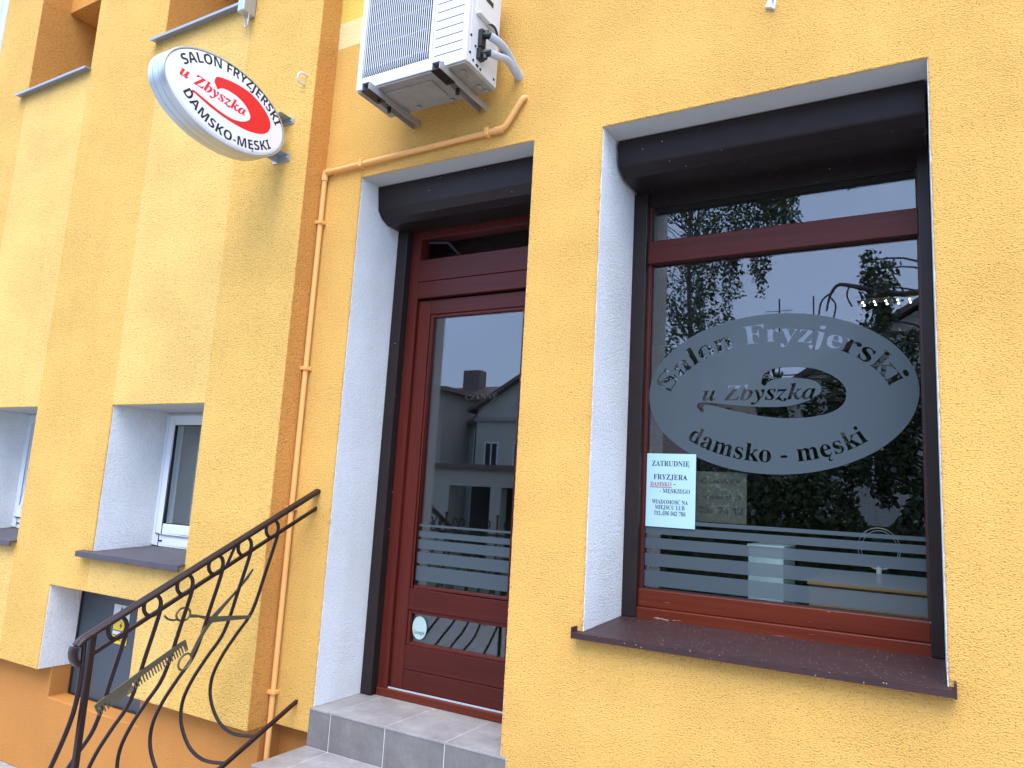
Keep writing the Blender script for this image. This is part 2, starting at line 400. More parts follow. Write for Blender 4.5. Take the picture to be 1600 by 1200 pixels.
SWOOSH = [(-0.052, 0.097), (-0.068, 0.092), (-0.085, 0.12), (-0.082, 0.161), (-0.069, 0.228), (-0.028, 0.28), (0.044, 0.311), (0.14, 0.318), (0.234, 0.302), (0.326, 0.27), (0.417, 0.202), (0.483, 0.121), (0.519, 0.029), (0.523, -0.061), (0.503, -0.15), (0.444, -0.23), (0.354, -0.281), (0.232, -0.311), (0.108, -0.318), (-0.019, -0.304), (-0.182, -0.262), (-0.333, -0.205), (-0.454, -0.156), (-0.515, -0.144), (-0.541, -0.157), (-0.532, -0.211), (-0.549, -0.238), (-0.579, -0.196), (-0.59, -0.154), (-0.58, -0.12), (-0.541, -0.107), (-0.489, -0.114), (-0.351, -0.139), (-0.183, -0.167), (-0.019, -0.178), (0.108, -0.17), (0.217, -0.13), (0.294, -0.08), (0.34, -0.016), (0.352, 0.048), (0.333, 0.101), (0.287, 0.143), (0.218, 0.167), (0.14, 0.182), (0.06, 0.181), (-0.004, 0.157), (-0.039, 0.129)]
def smooth2(q, n=4):
    P = [Vector((x, y, 0)) for x, y in q]; N = len(P); out = []
    for i in range(N):
        p0, p1, p2, p3 = P[i - 1], P[i], P[(i + 1) % N], P[(i + 2) % N]
        for k in range(n):
            t = k / n; v = 0.5 * ((2 * p1) + (p2 - p0) * t + (2 * p0 - 5 * p1 + 4 * p2 - p3) * t * t + (3 * p1 - p0 - 3 * p2 + p3) * t ** 3); out.append((v.x, v.y))
    return out

# ------------------------------------------------------------------ ground
YR = 0.0
struct(MB().box(-40, 40, -7.45, 8, -0.3, 0.0).build('pavement', M['pave']))
struct(MB().box(-40, 40, -7.6, -7.45, -0.3, 0.004).build('kerb', M['kerb'], bev=0.01))
struct(MB().box(-300, 300, -300, 300, -0.6, -0.145).build('ground', M['lawn']))
struct(MB().box(-60, 60, -13.5, -7.6, -0.3, -0.02).build('verge', M['lawn']))

# ------------------------------------------------------------------ the building
def grid_wall(mb, xs, zs, holes, y0, y1, mif=None, sidef=None):
    on = lambda i, j: 0 <= i < len(xs) - 1 and 0 <= j < len(zs) - 1 and not any(h[0] - 1e-6 <= xs[i] and xs[i + 1] <= h[1] + 1e-6 and h[2] - 1e-6 <= zs[j] and zs[j + 1] <= h[3] + 1e-6 for h in holes)
    for i in range(len(xs) - 1):
        for j in range(len(zs) - 1):
            if not on(i, j): continue
            a, b, c, d = xs[i], xs[i + 1], zs[j], zs[j + 1]; k = mif(a, b, c, d) if mif else 0
            mb.quad((a, y0, c), (b, y0, c), (b, y0, d), (a, y0, d), k); mb.quad((a, y1, c), (a, y1, d), (b, y1, d), (b, y1, c), k)
            if not on(i - 1, j): mb.quad((a, y0, c), (a, y0, d), (a, y1, d), (a, y1, c), sidef(a, c, k) if sidef else k)
            if not on(i + 1, j): mb.quad((b, y0, c), (b, y1, c), (b, y1, d), (b, y0, d), sidef(b, c, k) if sidef else k)
            if not on(i, j - 1): mb.quad((a, y0, c), (a, y1, c), (b, y1, c), (b, y0, c), k)
            if not on(i, j + 1): mb.quad((a, y0, d), (b, y0, d), (b, y1, d), (a, y1, d), k)
    return mb
XC = -2.57                                  # inner corner between the two facades
WX0, WX1, WZ0, WZ1 = -1.095, 0.026, 1.130, 3.07
DX0, DX1, DZ0, DZ1 = -2.333, -1.398, 0.565, 3.075
bld = empty('building', (-2.0, 0.0, 0.0), 'amber stuccoed building with a hair salon door and shop window', 'building')
mb = MB()
grid_wall(mb, sorted([XC - 0.05, DX0, DX1, WX0, WX1, 5.0]), sorted([0.565, WZ0, WZ1, 3.075, 3.80, 3.945, 7.0]), [(DX0, DX1, 0.565, 3.075), (WX0, WX1, WZ0, WZ1)], 0.0, 0.55,
          lambda a, b, c, d: 1 if abs(c - 3.80) < 1e-6 else (2 if c > 3.9 else 0))
mb.build('wall', [M['wall'], M['cream'], M['lemon']], bld, bev=0.004, label='amber wall around the shop door and window')
BX = [(-5.32, -4.583), (-3.845, -3.1)]       # bays
holes = [(BX[0][0], BX[0][1], 1.2, 1.978), (BX[1][0], BX[1][1], 1.2, 1.978), (BX[0][0], BX[0][1], 4.15, 6.6), (BX[1][0], BX[1][1], 4.15, 6.6), (-4.19, -3.405, 0.555, 0.997)]
mb = MB()
grid_wall(mb, sorted([-5.81, -5.32, -4.583, -4.19, -3.845, -3.405, -3.1, XC]), sorted([0.555, 0.997, 1.2, 1.978, 4.15, 6.6, 7.0]), holes, -0.13, 0.45,
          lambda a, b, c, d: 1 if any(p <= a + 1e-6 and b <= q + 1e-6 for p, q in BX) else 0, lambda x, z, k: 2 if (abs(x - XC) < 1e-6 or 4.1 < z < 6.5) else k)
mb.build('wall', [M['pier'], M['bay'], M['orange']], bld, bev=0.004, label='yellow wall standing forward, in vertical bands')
# building behind: side, upper niches
mb = MB()
for p, q in BX:
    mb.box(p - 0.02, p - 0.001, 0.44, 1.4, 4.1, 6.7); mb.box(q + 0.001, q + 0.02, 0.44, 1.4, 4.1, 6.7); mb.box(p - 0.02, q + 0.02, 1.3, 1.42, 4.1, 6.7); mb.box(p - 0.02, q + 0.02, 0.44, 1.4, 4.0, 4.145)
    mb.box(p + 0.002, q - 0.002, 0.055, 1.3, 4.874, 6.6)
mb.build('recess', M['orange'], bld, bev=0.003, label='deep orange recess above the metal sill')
mb = MB(); mb.box(-5.79, -2.62, 1.43, 8.0, 0, 7.0); mb.box(-2.62, 5.0, 4.9, 8.0, 0, 7.0); mb.box(-2.75, -2.615, 0.46, 1.43, 0, 7.0); mb.box(4.8, 5.0, 0.56, 4.9, 0, 7.0); mb.box(-5.79, -5.6, 0.46, 1.43, 0.0, 4.0)
mb.build('rear_wall', M['wall'], bld)
mb = MB(); mb.box(-6.2, 5.4, -0.45, 8.2, 7.0, 7.18); mb.build('roof', M['roof'], bld)
# plinths
mb = MB(); grid_wall(mb, [-5.76, -4.19, -3.41, -2.575], [0.0, 0.40, 0.56], [(-4.19, -3.41, 0.40, 0.56)], -0.05, 0.5)
mb.box(-2.6, -2.36, 0.07, 0.5, 0, 0.57); mb.box(-1.36, 5.0, 0.07, 0.5, 0, 0.57)
mb.build('plinth', M['plinth'], bld, bev=0.004)
# reveals (white render lining the openings)
t = 0.004
RV = [(DX0 - 0.01, DX0 + t, 0.006, 0.5, 0.672, DZ1 - 0.001), (DX1 - t, DX1 + 0.01, 0.006, 0.5, 0.672, DZ1 - 0.001), (WX0 - 0.01, WX0 + t, 0.006, 0.54, 1.136, WZ1 - 0.001), (WX1 - t, WX1 + 0.01, 0.006, 0.54, 1.136, WZ1 - 0.001), (-4.2, -4.186, -0.124, 0.2, 0.558, 0.993)]
SO = [(DX0, DX1, 0.008, 0.5, DZ1 - 0.001, DZ1 + 0.01), (WX0, WX1, 0.008, 0.54, WZ1 - 0.001, WZ1 + 0.01)]
for p, q in BX:
    RV += [(p - 0.01, p + t, -0.124, 0.44, 1.2, 1.977), (q - t, q + 0.01, -0.124, 0.44, 1.2, 1.977)]; SO += [(p, q, -0.122, 0.44, 1.977, 1.988)]
for r_ in RV: MB().box(*r_).build('reveal', M['white'], bld)
for r_ in SO: MB().box(*r_).build('soffit', M['shaded_white'], bld)

er = random.Random(8)
def arris(pts, name='render_edge'):
    P = []
    for a, b in zip(pts, pts[1:]):
        a, b = Vector(a), Vector(b); n = max(2, int((b - a).length / 0.011)); P += [a + (b - a) * (i / n) for i in range(n)]
    P.append(Vector(pts[-1])); rr = [0.0036 + 0.0022 * er.random() for _ in P]
    MB().tube([p + Vector((er.uniform(-1, 1), er.uniform(-0.4, 0.4), er.uniform(-1, 1))) * 0.0011 for p in P], rr, 7).build(name, M['wall'], bld, smooth=True)
for x0, x1, z0, z1 in ((DX0, DX1, 0.69, DZ1), (WX0, WX1, 1.17, WZ1)):
    arris([(x0 - 0.003, 0.0022, z0), (x0 - 0.003, 0.0022, z1 + 0.002)]); arris([(x0 - 0.003, 0.0022, z1 + 0.002), (x1 + 0.003, 0.0022, z1 + 0.002)]); arris([(x1 + 0.0035, 0.0022, z1 + 0.002), (x1 + 0.0035, 0.0022, z0)])
for p, q in BX: arris([(p - 0.003, -0.1278, 1.21), (p - 0.003, -0.1278, 1.981)]); arris([(p - 0.003, -0.1278, 1.981), (q, -0.1278, 1.981)])

# ---- shop window
win = MB()
YG = 0.42
gx0, gx1 = -1.030, -0.0177
win.box(gx0 - 0.05, gx0 + 0.010, 0.402, 0.48, 1.165, 2.88); win.box(gx1 - 0.003, gx1 + 0.045, 0.402, 0.48, 1.165, 2.88)
win.box(gx0 - 0.05, gx1 + 0.045, 0.45, 0.48, 1.166, 1.19)
wino = win.build('window', M['wood_v'], bld, bev=0.003, label='large shop window with mahogany frame and frosted oval')
MB().box(gx0 - 0.05, gx1 + 0.045, 0.398, 0.48, 2.881, 2.942).build('head', M['shutter'], wino)  # mahogany head given dark shutter colour to paint in the shutter's shadow
MB().box(gx0 + 0.0, gx1, 0.388, 0.48, 2.619, 2.719).build('transom', M['wood_h'], wino, bev=0.003)
MB().box(gx0 - 0.002, gx1 + 0.002, 0.39, 0.48, 1.207, 1.276).box(gx0 - 0.05, gx1 + 0.045, 0.378, 0.48, 1.155, 1.2065).build('bottom_rail', M['wood_low'], wino, bev=0.004)
MB().box(gx0 - 0.01, gx1 + 0.01, YG - 0.004, YG + 0.002, 2.71, 2.89).build('pane', M['glass'], wino, label='upper pane of the shop window')
MB().box(gx0 - 0.01, gx1 + 0.01, YG, YG + 0.006, 1.266, 2.63).build('pane', M['glass'], wino, label='lower pane with frosted oval and stripes')
g = MB()
for z0, z1 in ((2.719, 2.881), (1.276, 2.619)):
    x0, x1 = gx0 + 0.010, gx1 - 0.003; yb_ = YG - 0.004
    g.box(x0, x0 + 0.004, 0.41, yb_, z0, z1); g.box(x1 - 0.004, x1, 0.41, yb_, z0, z1); g.box(x0 + 0.004, x1 - 0.004, 0.41, yb_, z1 - 0.004, z1); g.box(x0 + 0.004, x1 - 0.004, 0.41, yb_, z0, z0 + 0.004)
g.build('glazing_bead', M['gasket'], wino)
prof = [(0.130, 3.066), (0.145, 2.958), (0.205, 2.930), (0.40, 2.930), (0.40, 3.066)]
def shutter_box(pr, x0, x1, parent, lab):
    mb = MB(); mb.prism(pr, lambda u, v, t_: (t_, u, v), x0, x1)
    return mb.build('shutter_box', M['shutter'], parent, bev=0.004, label=lab)
shutter_box(prof, WX0 + 0.016, WX1 - 0.011, wino, 'dark brown roller shutter box above the shop window')
for a_, b_ in ((WX0 + 0.005, gx0), (gx1, WX1 - 0.005)): MB().box(a_, b_, 0.366, 0.42, 1.166, 2.932).build('shutter_rail', M['shutter'], wino, bev=0.003)
mb = MB(); mb.prism([(-0.042, 1.128), (-0.042, 1.148), (0.44, 1.168), (0.44, 1.158), (-0.032, 1.138), (-0.032, 1.128)], lambda u, v, t_: (t_, u, v), WX0 + 0.004, WX1 - 0.004)
mb.prism([(-0.042, 1.128), (-0.042, 1.148), (0.0, 1.150), (0.0, 1.140), (-0.032, 1.138), (-0.032, 1.128)], lambda u, v, t_: (t_, u, v), WX0 - 0.022, WX0 + 0.004)
mb.prism([(-0.042, 1.128), (-0.042, 1.148), (0.0, 1.150), (0.0, 1.140), (-0.032, 1.138), (-0.032, 1.128)], lambda u, v, t_: (t_, u, v), WX1 - 0.004, WX1 + 0.013)
mb.box(WX0 - 0.024, WX0 - 0.018, -0.043, 0.0, 1.128, 1.166); mb.box(WX1 + 0.012, WX1 + 0.018, -0.043, 0.0, 1.126, 1.168)
mb.build('sill', M['sill'], wino, bev=0.002)
# frosted film
fy = YG - 0.0015
K = 0.983
polys = [ell(0.502, 0.318)]
polys += text_arc('Salon Fryzjerski', 'serif', 0.112, 0.425, 0.265, -0.06, -0.408, 0.408)
polys += text_arc('damsko - męski', 'serif', 0.100, 0.44, 0.25, -0.022, -0.335, 0.335, True)
polys += text_line('u Zbyszka', 'italic', -0.275, -0.028, 0.092, width=0.432)
polys += [smooth2([(x * 0.502, y * 0.318) for x, y in SWOOSH])]
fill('frosted_oval', polys, lambda u, v: (-0.5235 + u * K, fy, 2.058 + v * K), M['frost'], wino, whole=True)
mb = MB()
for z1, z0 in ((1.549, 1.534), (1.52, 1.49), (1.474, 1.432), (1.412, 1.362), (1.344, 1.283)):
    z1, z0 = 1.6 + (z1 - 1.6) * K, 1.6 + (z0 - 1.6) * K
    mb.quad((gx0 + 0.014, fy, z0), (gx1 - 0.006, fy, z0), (gx1 - 0.006, fy, z1), (gx0 + 0.014, fy, z1))
mb.build('frosted_stripe', M['frost'], wino)

# ---- door
do = MB()
YD = 0.345
fx0, fx1 = -2.262, -1.47
do.box(fx0 - 0.06, fx0 + 0.052, YD, 0.42, 0.675, 2.92); do.box(fx1 - 0.052, fx1 + 0.06, YD, 0.42, 0.675, 2.92); do.box(fx0 + 0.052, fx1 - 0.052, YD, 0.42, 2.865, 2.92)
doo = do.build('door', M['wood_v'], bld, bev=0.003, label='mahogany salon door with tall glass and roller shutter box')
MB().box(fx0 + 0.052, fx1 - 0.052, YD - 0.004, 0.42, 2.642, 2.755).box(fx0 + 0.052, fx1 - 0.052, YD - 0.004, 0.42, 2.556, 2.640).build('transom', M['wood_h'], doo, bev=0.003)
mb = MB(); mb.prism([(0.395, 2.745), (0.401, 2.744), (0.431, 2.868), (0.425, 2.869)], lambda u, v, t_: (t_, u, v), fx0 + 0.048, fx1 - 0.048); mb.build('pane', M['glass'], doo, label='dark glass strip over the door, tilted open')
MB().tube([(fx0 + 0.20, 0.372, 2.84), (fx0 + 0.27, 0.41, 2.76)], 0.008, 6).tube([(fx0 + 0.08, 0.372, 2.855), (fx0 + 0.20, 0.372, 2.84)], 0.008, 6).build('stay', M['black'], doo)
sx0, sx1 = fx0 + 0.0535, fx1 - 0.0535
YS = 0.362
for a_ in (sx0, sx1 - 0.072): MB().box(a_, a_ + 0.072, YS, 0.42, 0.712, 2.548).build('stile', M['wood_v'], doo, bev=0.003)
bx0, bx1 = sx0 + 0.0725, sx1 - 0.0725
for a_, b_ in ((2.475, 2.548), (1.065, 1.160), (0.801, 0.905), (0.712, 0.799)): MB().box(bx0, bx1, YS, 0.42, a_, b_).build('rail', M['wood_h'], doo, bev=0.003)
g = MB()
for z0, z1 in ((1.160, 2.475), (0.905, 1.065)):
    b = 0.016
    g.box(bx0, bx0 + b, YS + 0.006, 0.40, z0, z1); g.box(bx1 - b, bx1, YS + 0.006, 0.40, z0, z1); g.box(bx0 + b, bx1 - b, YS + 0.006, 0.40, z1 - b, z1); g.box(bx0 + b, bx1 - b, YS + 0.006, 0.40, z0, z0 + b)
g.build('glazing_bead', M['wood_v'], doo, bev=0.004)
MB().box(bx0 + 0.01, bx1 - 0.01, 0.382, 0.388, 1.165, 2.47).build('pane', M['glass'], doo, label='tall glass pane of the door')
MB().box(bx0 + 0.01, bx1 - 0.01, 0.382, 0.388, 0.91, 1.06).build('pane', M['glass'], doo, label='low letterbox pane of the door')
MB().box(fx0 + 0.0, fx1, YD - 0.012, 0.43, 0.672, 0.706).build('threshold', M['wood_low'], doo, bev=0.003)
MB().box(fx0 + 0.052, fx1 - 0.052, YD + 0.008, 0.36, 0.706, 0.7115).build('weather_strip', M['insul'], doo)
shutter_box([(0.118, 3.071), (0.134, 2.953), (0.165, 2.922), (0.21, 2.905), (0.36, 2.905), (0.36, 3.071)], DX0 + 0.005, DX1 - 0.005, doo, 'dark brown roller shutter box above the door')
for a_, b_ in ((DX0 + 0.005, fx0 - 0.003), (fx1 + 0.003, DX1 - 0.005)): MB().box(a_, b_, 0.30, 0.36, 0.673, 2.908).build('shutter_rail', M['shutter'], doo, bev=0.003)
mb = MB()
for z1, z0 in ((1.457, 1.447), (1.425, 1.398), (1.386, 1.344), (1.329, 1.277), (1.265, 1.198)):
    mb.quad((bx0 + 0.017, 0.3805, z0), (bx1 - 0.017, 0.3805, z0), (bx1 - 0.017, 0.3805, z1), (bx0 + 0.017, 0.3805, z1))
mb.build('frosted_stripe', M['frost'], doo)
fill('faint_lettering', text_line('CZYNNE', 'serif', -1.732, 2.048, 0.040, width=0.175, align='r'), lambda u, v: (u, 0.3805, v), M['faint'], doo)

# ---- facade windows
def pvc_window(p, q, y, label, tilt=0.0):
    fr = MB(); z0, z1 = 1.232, 1.973; W = 0.062
    fr.box(p, p + W, y, y + 0.07, z0, z1); fr.box(q - W, q, y, y + 0.07, z0, z1); fr.box(p + W, q - W, y, y + 0.07, z1 - W, z1); fr.box(p + W, q - W, y, y + 0.07, z0, z0 + W)
    wo = fr.build('window', M['pvc'], bld, bev=0.004, label=label)
    sz0, sz1, a, b = z0 + 0.066, z1 - 0.012, p + 0.042, q - 0.042
    def sash(mb, x0, x1, y0, y1, s0, s1):
        k = len(mb.v); mb.box(x0, x1, y0, y1, s0, s1)
        for v in mb.v[k:]: v.y += tilt * (v.z - sz0)
    s = MB(); sw = 0.055; yy = y - 0.012
    sash(s, a, a + sw, yy, yy + 0.06, sz0, sz1); sash(s, b - sw, b, yy, yy + 0.06, sz0, sz1); sash(s, a + sw, b - sw, yy, yy + 0.06, sz1 - sw, sz1); sash(s, a + sw, b - sw, yy, yy + 0.06, sz0, sz0 + sw)
    s.build('sash', M['pvc'], wo, bev=0.004)
    s = MB(); e = 0.004
    sash(s, a - e, a, yy + 0.004, yy + 0.02, sz0 - e, sz1); sash(s, a, b, yy + 0.004, yy + 0.02, sz0 - e, sz0)
    i0, i1, k0, k1 = a + sw, b - sw, sz0 + sw, sz1 - sw
    sash(s, i0, i0 + e, yy + 0.004, yy + 0.02, k0, k1); sash(s, i0 + e, i1, yy + 0.004, yy + 0.02, k0, k0 + e); sash(s, i0 + e, i1, yy + 0.004, yy + 0.02, k1 - e, k1)
    s.build('gasket', M['gasket'], wo)
    s = MB(); sash(s, a + sw - 0.008, b - sw + 0.008, yy + 0.02, yy + 0.026, sz0 + sw - 0.008, sz1 - sw + 0.008); s.build('pane', M['glass'], wo)
    MB().box(p + 0.07, p + 0.095, y - 0.004, y + 0.002, z0 + 0.022, z0 + 0.030).build('drain_cover', M['gasket'], wo)
    mb = MB(); mb.prism([(-0.172, 1.172), (-0.172, 1.200), (y + 0.01, 1.226), (y + 0.01, 1.218), (-0.162, 1.192), (-0.162, 1.172)], lambda u, v, t_: (t_, u, v), p + 0.004, q - 0.004)
    mb.prism([(-0.172, 1.172), (-0.172, 1.200), (-0.131, 1.2055), (-0.131, 1.1975), (-0.162, 1.192), (-0.162, 1.172)], lambda u, v, t_: (t_, u, v), p - 0.085, p + 0.004)
    mb.prism([(-0.172, 1.172), (-0.172, 1.200), (-0.131, 1.2055), (-0.131, 1.1975), (-0.162, 1.192), (-0.162, 1.172)], lambda u, v, t_: (t_, u, v), q - 0.004, q + 0.012)
    mb.build('sill', M['grey_sill'], wo, bev=0.002)
    mb = MB(); N = 60
    for k in range(N):                       # pleated net curtain
        xa = p + 0.13 + (q - p - 0.18) * k / N; xb = p + 0.13 + (q - p - 0.18) * (k + 1) / N
        ya = y + 0.13 + 0.012 * math.sin(k * 1.3); yb = y + 0.13 + 0.012 * math.sin((k + 1) * 1.3)
        zl = 1.27 + 0.12 * abs(math.sin((k) * 0.11)); mb.quad((xa, ya, zl), (xb, yb, zl), (xb, yb, 1.93), (xa, ya, 1.93))
    mb.build('net_curtain', M['lace'], wo)
    return wo
pvc_window(BX[1][0] + 0.004, BX[1][1] - 0.004, 0.20, 'white plastic window above the steel hatch')
pvc_window(BX[0][0] + 0.004, BX[0][1] - 0.004, 0.20, 'white plastic window cut by the left edge, sash tilted open', 0.16)
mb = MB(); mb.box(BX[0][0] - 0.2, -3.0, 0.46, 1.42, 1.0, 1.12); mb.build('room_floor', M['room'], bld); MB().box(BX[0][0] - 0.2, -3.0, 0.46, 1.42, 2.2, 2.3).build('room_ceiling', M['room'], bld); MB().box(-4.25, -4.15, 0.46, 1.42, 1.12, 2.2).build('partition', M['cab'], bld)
# upper sills
def zinc(p, q):
    mb = MB(); mb.prism([(-0.172, 4.126), (-0.172, 4.142), (0.42, 4.165), (0.42, 4.157), (-0.168, 4.134), (-0.168, 4.126)], lambda u, v, t_: (t_, u, v), p + 0.003, q - 0.003)
    mb.prism([(-0.172, 4.126), (-0.172, 4.142), (-0.131, 4.1446), (-0.131, 4.1366), (-0.168, 4.134), (-0.168, 4.126)], lambda u, v, t_: (t_, u, v), p - 0.075, p + 0.003)
    mb.prism([(-0.172, 4.126), (-0.172, 4.142), (-0.131, 4.1446), (-0.131, 4.1366), (-0.168, 4.134), (-0.168, 4.126)], lambda u, v, t_: (t_, u, v), q - 0.003, q + 0.012)
    return mb.build('recess_sill', M['zinc_sill'], bld, bev=0.002)
zinc(*BX[0]); zinc(*BX[1])
# hatch
hd = MB().box(-4.185, -3.405, 0.06, 0.10, 0.402, 0.992).build('hatch', M['steel_door'], bld, bev=0.003, label='slate blue steel hatch low in the wall')
MB().box(-4.184, -4.172, 0.052, 0.06, 0.403, 0.99).box(-4.172, -3.41, 0.052, 0.06, 0.403, 0.411).build('frame', M['gasket'], hd)
MB().box(-4.14, -4.05, 0.055, 0.06, 0.962, 0.976).build('name_plate', M['labelw'], hd)

# ------------------------------------------------------------------ room behind the glass
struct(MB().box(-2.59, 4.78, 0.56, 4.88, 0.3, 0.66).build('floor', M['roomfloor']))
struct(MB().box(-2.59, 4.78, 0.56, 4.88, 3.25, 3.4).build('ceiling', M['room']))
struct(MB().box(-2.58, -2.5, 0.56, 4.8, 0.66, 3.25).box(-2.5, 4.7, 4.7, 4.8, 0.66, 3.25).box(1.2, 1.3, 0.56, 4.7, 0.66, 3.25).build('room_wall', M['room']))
cb = empty('cabinet', (-0.585, 0.72, 0.66), 'tall pale blue cabinet glimpsed behind the window stripes', 'cabinet')
MB().box(-0.654, -0.518, 0.62, 0.9, 0.66, 1.462).build('body', M['cab'], cb, bev=0.004); MB().box(-0.658, -0.514, 0.615, 0.905, 1.462, 1.474).build('top', M['cab'], cb, bev=0.003)
dk = empty('desk', (-0.2, 0.85, 0.66), 'tan veneer desk behind the lower right of the shop window', 'desk')
MB().box(-0.43, 0.5, 0.615, 1.1, 1.338, 1.356).build('top', M['tan'], dk, bev=0.003); MB().box(-0.425, 0.49, 0.63, 0.648, 0.7, 1.338).build('front_panel', M['tan'], dk)
for lx in (-0.42, 0.46): MB().box(lx, lx + 0.03, 0.65, 1.08, 0.66, 1.338).build('leg', M['tan'], dk)
rg = empty('ring_ornament', (-0.18, 0.66, 1.356), 'thin wire ring standing on the desk behind the glass', 'ornament')
MB().tube([(-0.182 + 0.072 * math.cos(R(a)), 0.66, 1.492 + 0.076 * math.sin(R(a))) for a in range(0, 360, 10)], 0.0018, 6, True).tube([(-0.180 + 0.062 * math.cos(R(a)), 0.665, 1.485 + 0.073 * math.sin(R(a))) for a in range(0, 360, 10)], 0.0015, 6, True).build('hoop', M['galv'], rg, smooth=True)
MB().box(-0.192, -0.174, 0.655, 0.675, 1.3565, 1.428).build('foot', M['labelw'], rg, bev=0.004)
tr = empty('lamp_track', (-0.25, 3.28, 3.2), 'ceiling track with two rows of lit bulbs seen through the window', 'lamp')
MB().box(-0.45, 0.3, 3.22, 3.35, 3.17, 3.2).build('rail', M['room'], tr)
for k in range(5):
    for yy, dx in ((3.24, 0.0), (3.325, 0.004)): MB().ball((-0.404 + 0.075 * k + dx, yy, 3.15), 0.0065, 8, 5).build('bulb', M['lamp'], tr)

# ------------------------------------------------------------------ papers and stickers
fl = empty('job_flyer', (-0.93, 0.413, 1.67), 'pale blue job notice taped in the lower left corner of the shop window', 'flyer')
FK = lambda v: 1.6 + (v - 1.6) * K
MB().box(-1.036 * K, -0.828 * K, 0.4135, 0.4145, FK(1.520), FK(1.819)).build('sheet', M['paper'], fl)
fcx = -0.933
def fly(name, txt, z, size, m, x=fcx, align='c', width=None):
    return text_line(txt, 'serif', x, z, size, width=width, align=align)
fn = lambda u, v: (u * K, 0.4128, FK(v))
for ln in (fly('', 'ZATRUDNIĘ', 1.768, 0.031, None, width=0.158), fly('', 'FRYZJERA', 1.713, 0.031, None, width=0.142), [[(-0.917, 1.692), (-0.911, 1.692), (-0.911, 1.696), (-0.917, 1.696)]], fly('', '- MĘSKIEGO', 1.659, 0.024, None, x=-0.913, width=0.125),
           fly('', 'WIADOMOŚĆ NA', 1.614, 0.024, None, width=0.150), fly('', 'MIEJSCU LUB', 1.592, 0.024, None, width=0.124), fly('', 'TEL.696 042 786', 1.568, 0.024, None, width=0.132)):
    fill('lettering', ln, fn, M['navyink'], fl)
fill('lettering', fly('', 'DAMSKO', 1.686, 0.024, None, x=-1.017, align='l', width=0.090) + [[(-1.018, 1.680), (-0.926, 1.680), (-0.926, 1.6825), (-1.018, 1.6825)]], fn, M['redink'], fl, label='red underlined word')
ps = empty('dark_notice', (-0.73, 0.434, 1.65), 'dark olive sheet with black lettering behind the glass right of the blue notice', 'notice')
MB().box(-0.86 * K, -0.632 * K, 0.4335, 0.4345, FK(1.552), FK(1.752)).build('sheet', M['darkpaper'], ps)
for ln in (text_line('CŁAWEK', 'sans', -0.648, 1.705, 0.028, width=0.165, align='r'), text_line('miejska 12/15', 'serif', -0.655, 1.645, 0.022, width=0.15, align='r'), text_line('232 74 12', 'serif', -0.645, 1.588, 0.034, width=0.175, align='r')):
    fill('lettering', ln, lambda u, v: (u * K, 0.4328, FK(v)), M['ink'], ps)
gs = empty('sticker', (-2.09, 0.38, 0.985), 'round pale mint sticker in the low door pane', 'sticker')
MB().prism(ell(0.040, 0.052, -2.075, 0.988, 40), lambda u, v, t_: (u, t_, v), 0.3795, 0.3805).build('disc', M['mint'], gs)
fill('lettering', text_line('Google', 'sans', -2.075, 0.960, 0.024, width=0.058, align='c'), lambda u, v: (u, 0.3788, v), M['navyink'], gs)
fill('lettering', text_line('ZAUFANE MIEJSCE', 'sans', -2.075, 1.000, 0.010, width=0.058, align='c') if False else [[(-2.10, 1.001), (-2.05, 1.001), (-2.05, 1.003), (-2.10, 1.003)]], lambda u, v: (u, 0.3788, v), M['insul'], gs)
wlb = empty('warning_label', (-3.8, 0.058, 0.81), 'white and yellow electrical warning label on the steel hatch', 'sign')
MB().box(-3.878, -3.735, 0.058, 0.059, 0.835, 0.915).build('plate', M['labelw'], wlb, label='white upper plate')
MB().box(-3.865, -3.735, 0.0575, 0.059, 0.715, 0.834).build('plate', M['yellow'], wlb, label='yellow lower plate')
LW = lambda u, v: (u, 0.0565, v)
fill('emblem', [[(-3.842, 0.852), (-3.772, 0.852), (-3.807, 0.908)], [(-3.829, 0.859), (-3.785, 0.859), (-3.807, 0.894)], [(-3.806, 0.886), (-3.816, 0.874), (-3.808, 0.874), (-3.812, 0.862), (-3.798, 0.877), (-3.805, 0.877)]], LW, M['ink'], wlb)
fill('emblem', [[(-3.795, 0.828), (-3.812, 0.806), (-3.800, 0.807), (-3.808, 0.790), (-3.785, 0.813), (-3.797, 0.812)], [(-3.862, 0.780), (-3.738, 0.780), (-3.738, 0.784), (-3.862, 0.784)], [(-3.862, 0.756), (-3.738, 0.756), (-3.738, 0.760), (-3.862, 0.760)], [(-3.85, 0.744), (-3.75, 0.744), (-3.75, 0.747), (-3.85, 0.747)], [(-3.85, 0.733), (-3.77, 0.733), (-3.77, 0.736), (-3.85, 0.736)]], LW, M['ink'], wlb)
fill('emblem', [[(-3.862, 0.7605), (-3.738, 0.7605), (-3.738, 0.7795), (-3.862, 0.7795)]], lambda u, v: (u, 0.0567, v), M['labelw'], wlb)

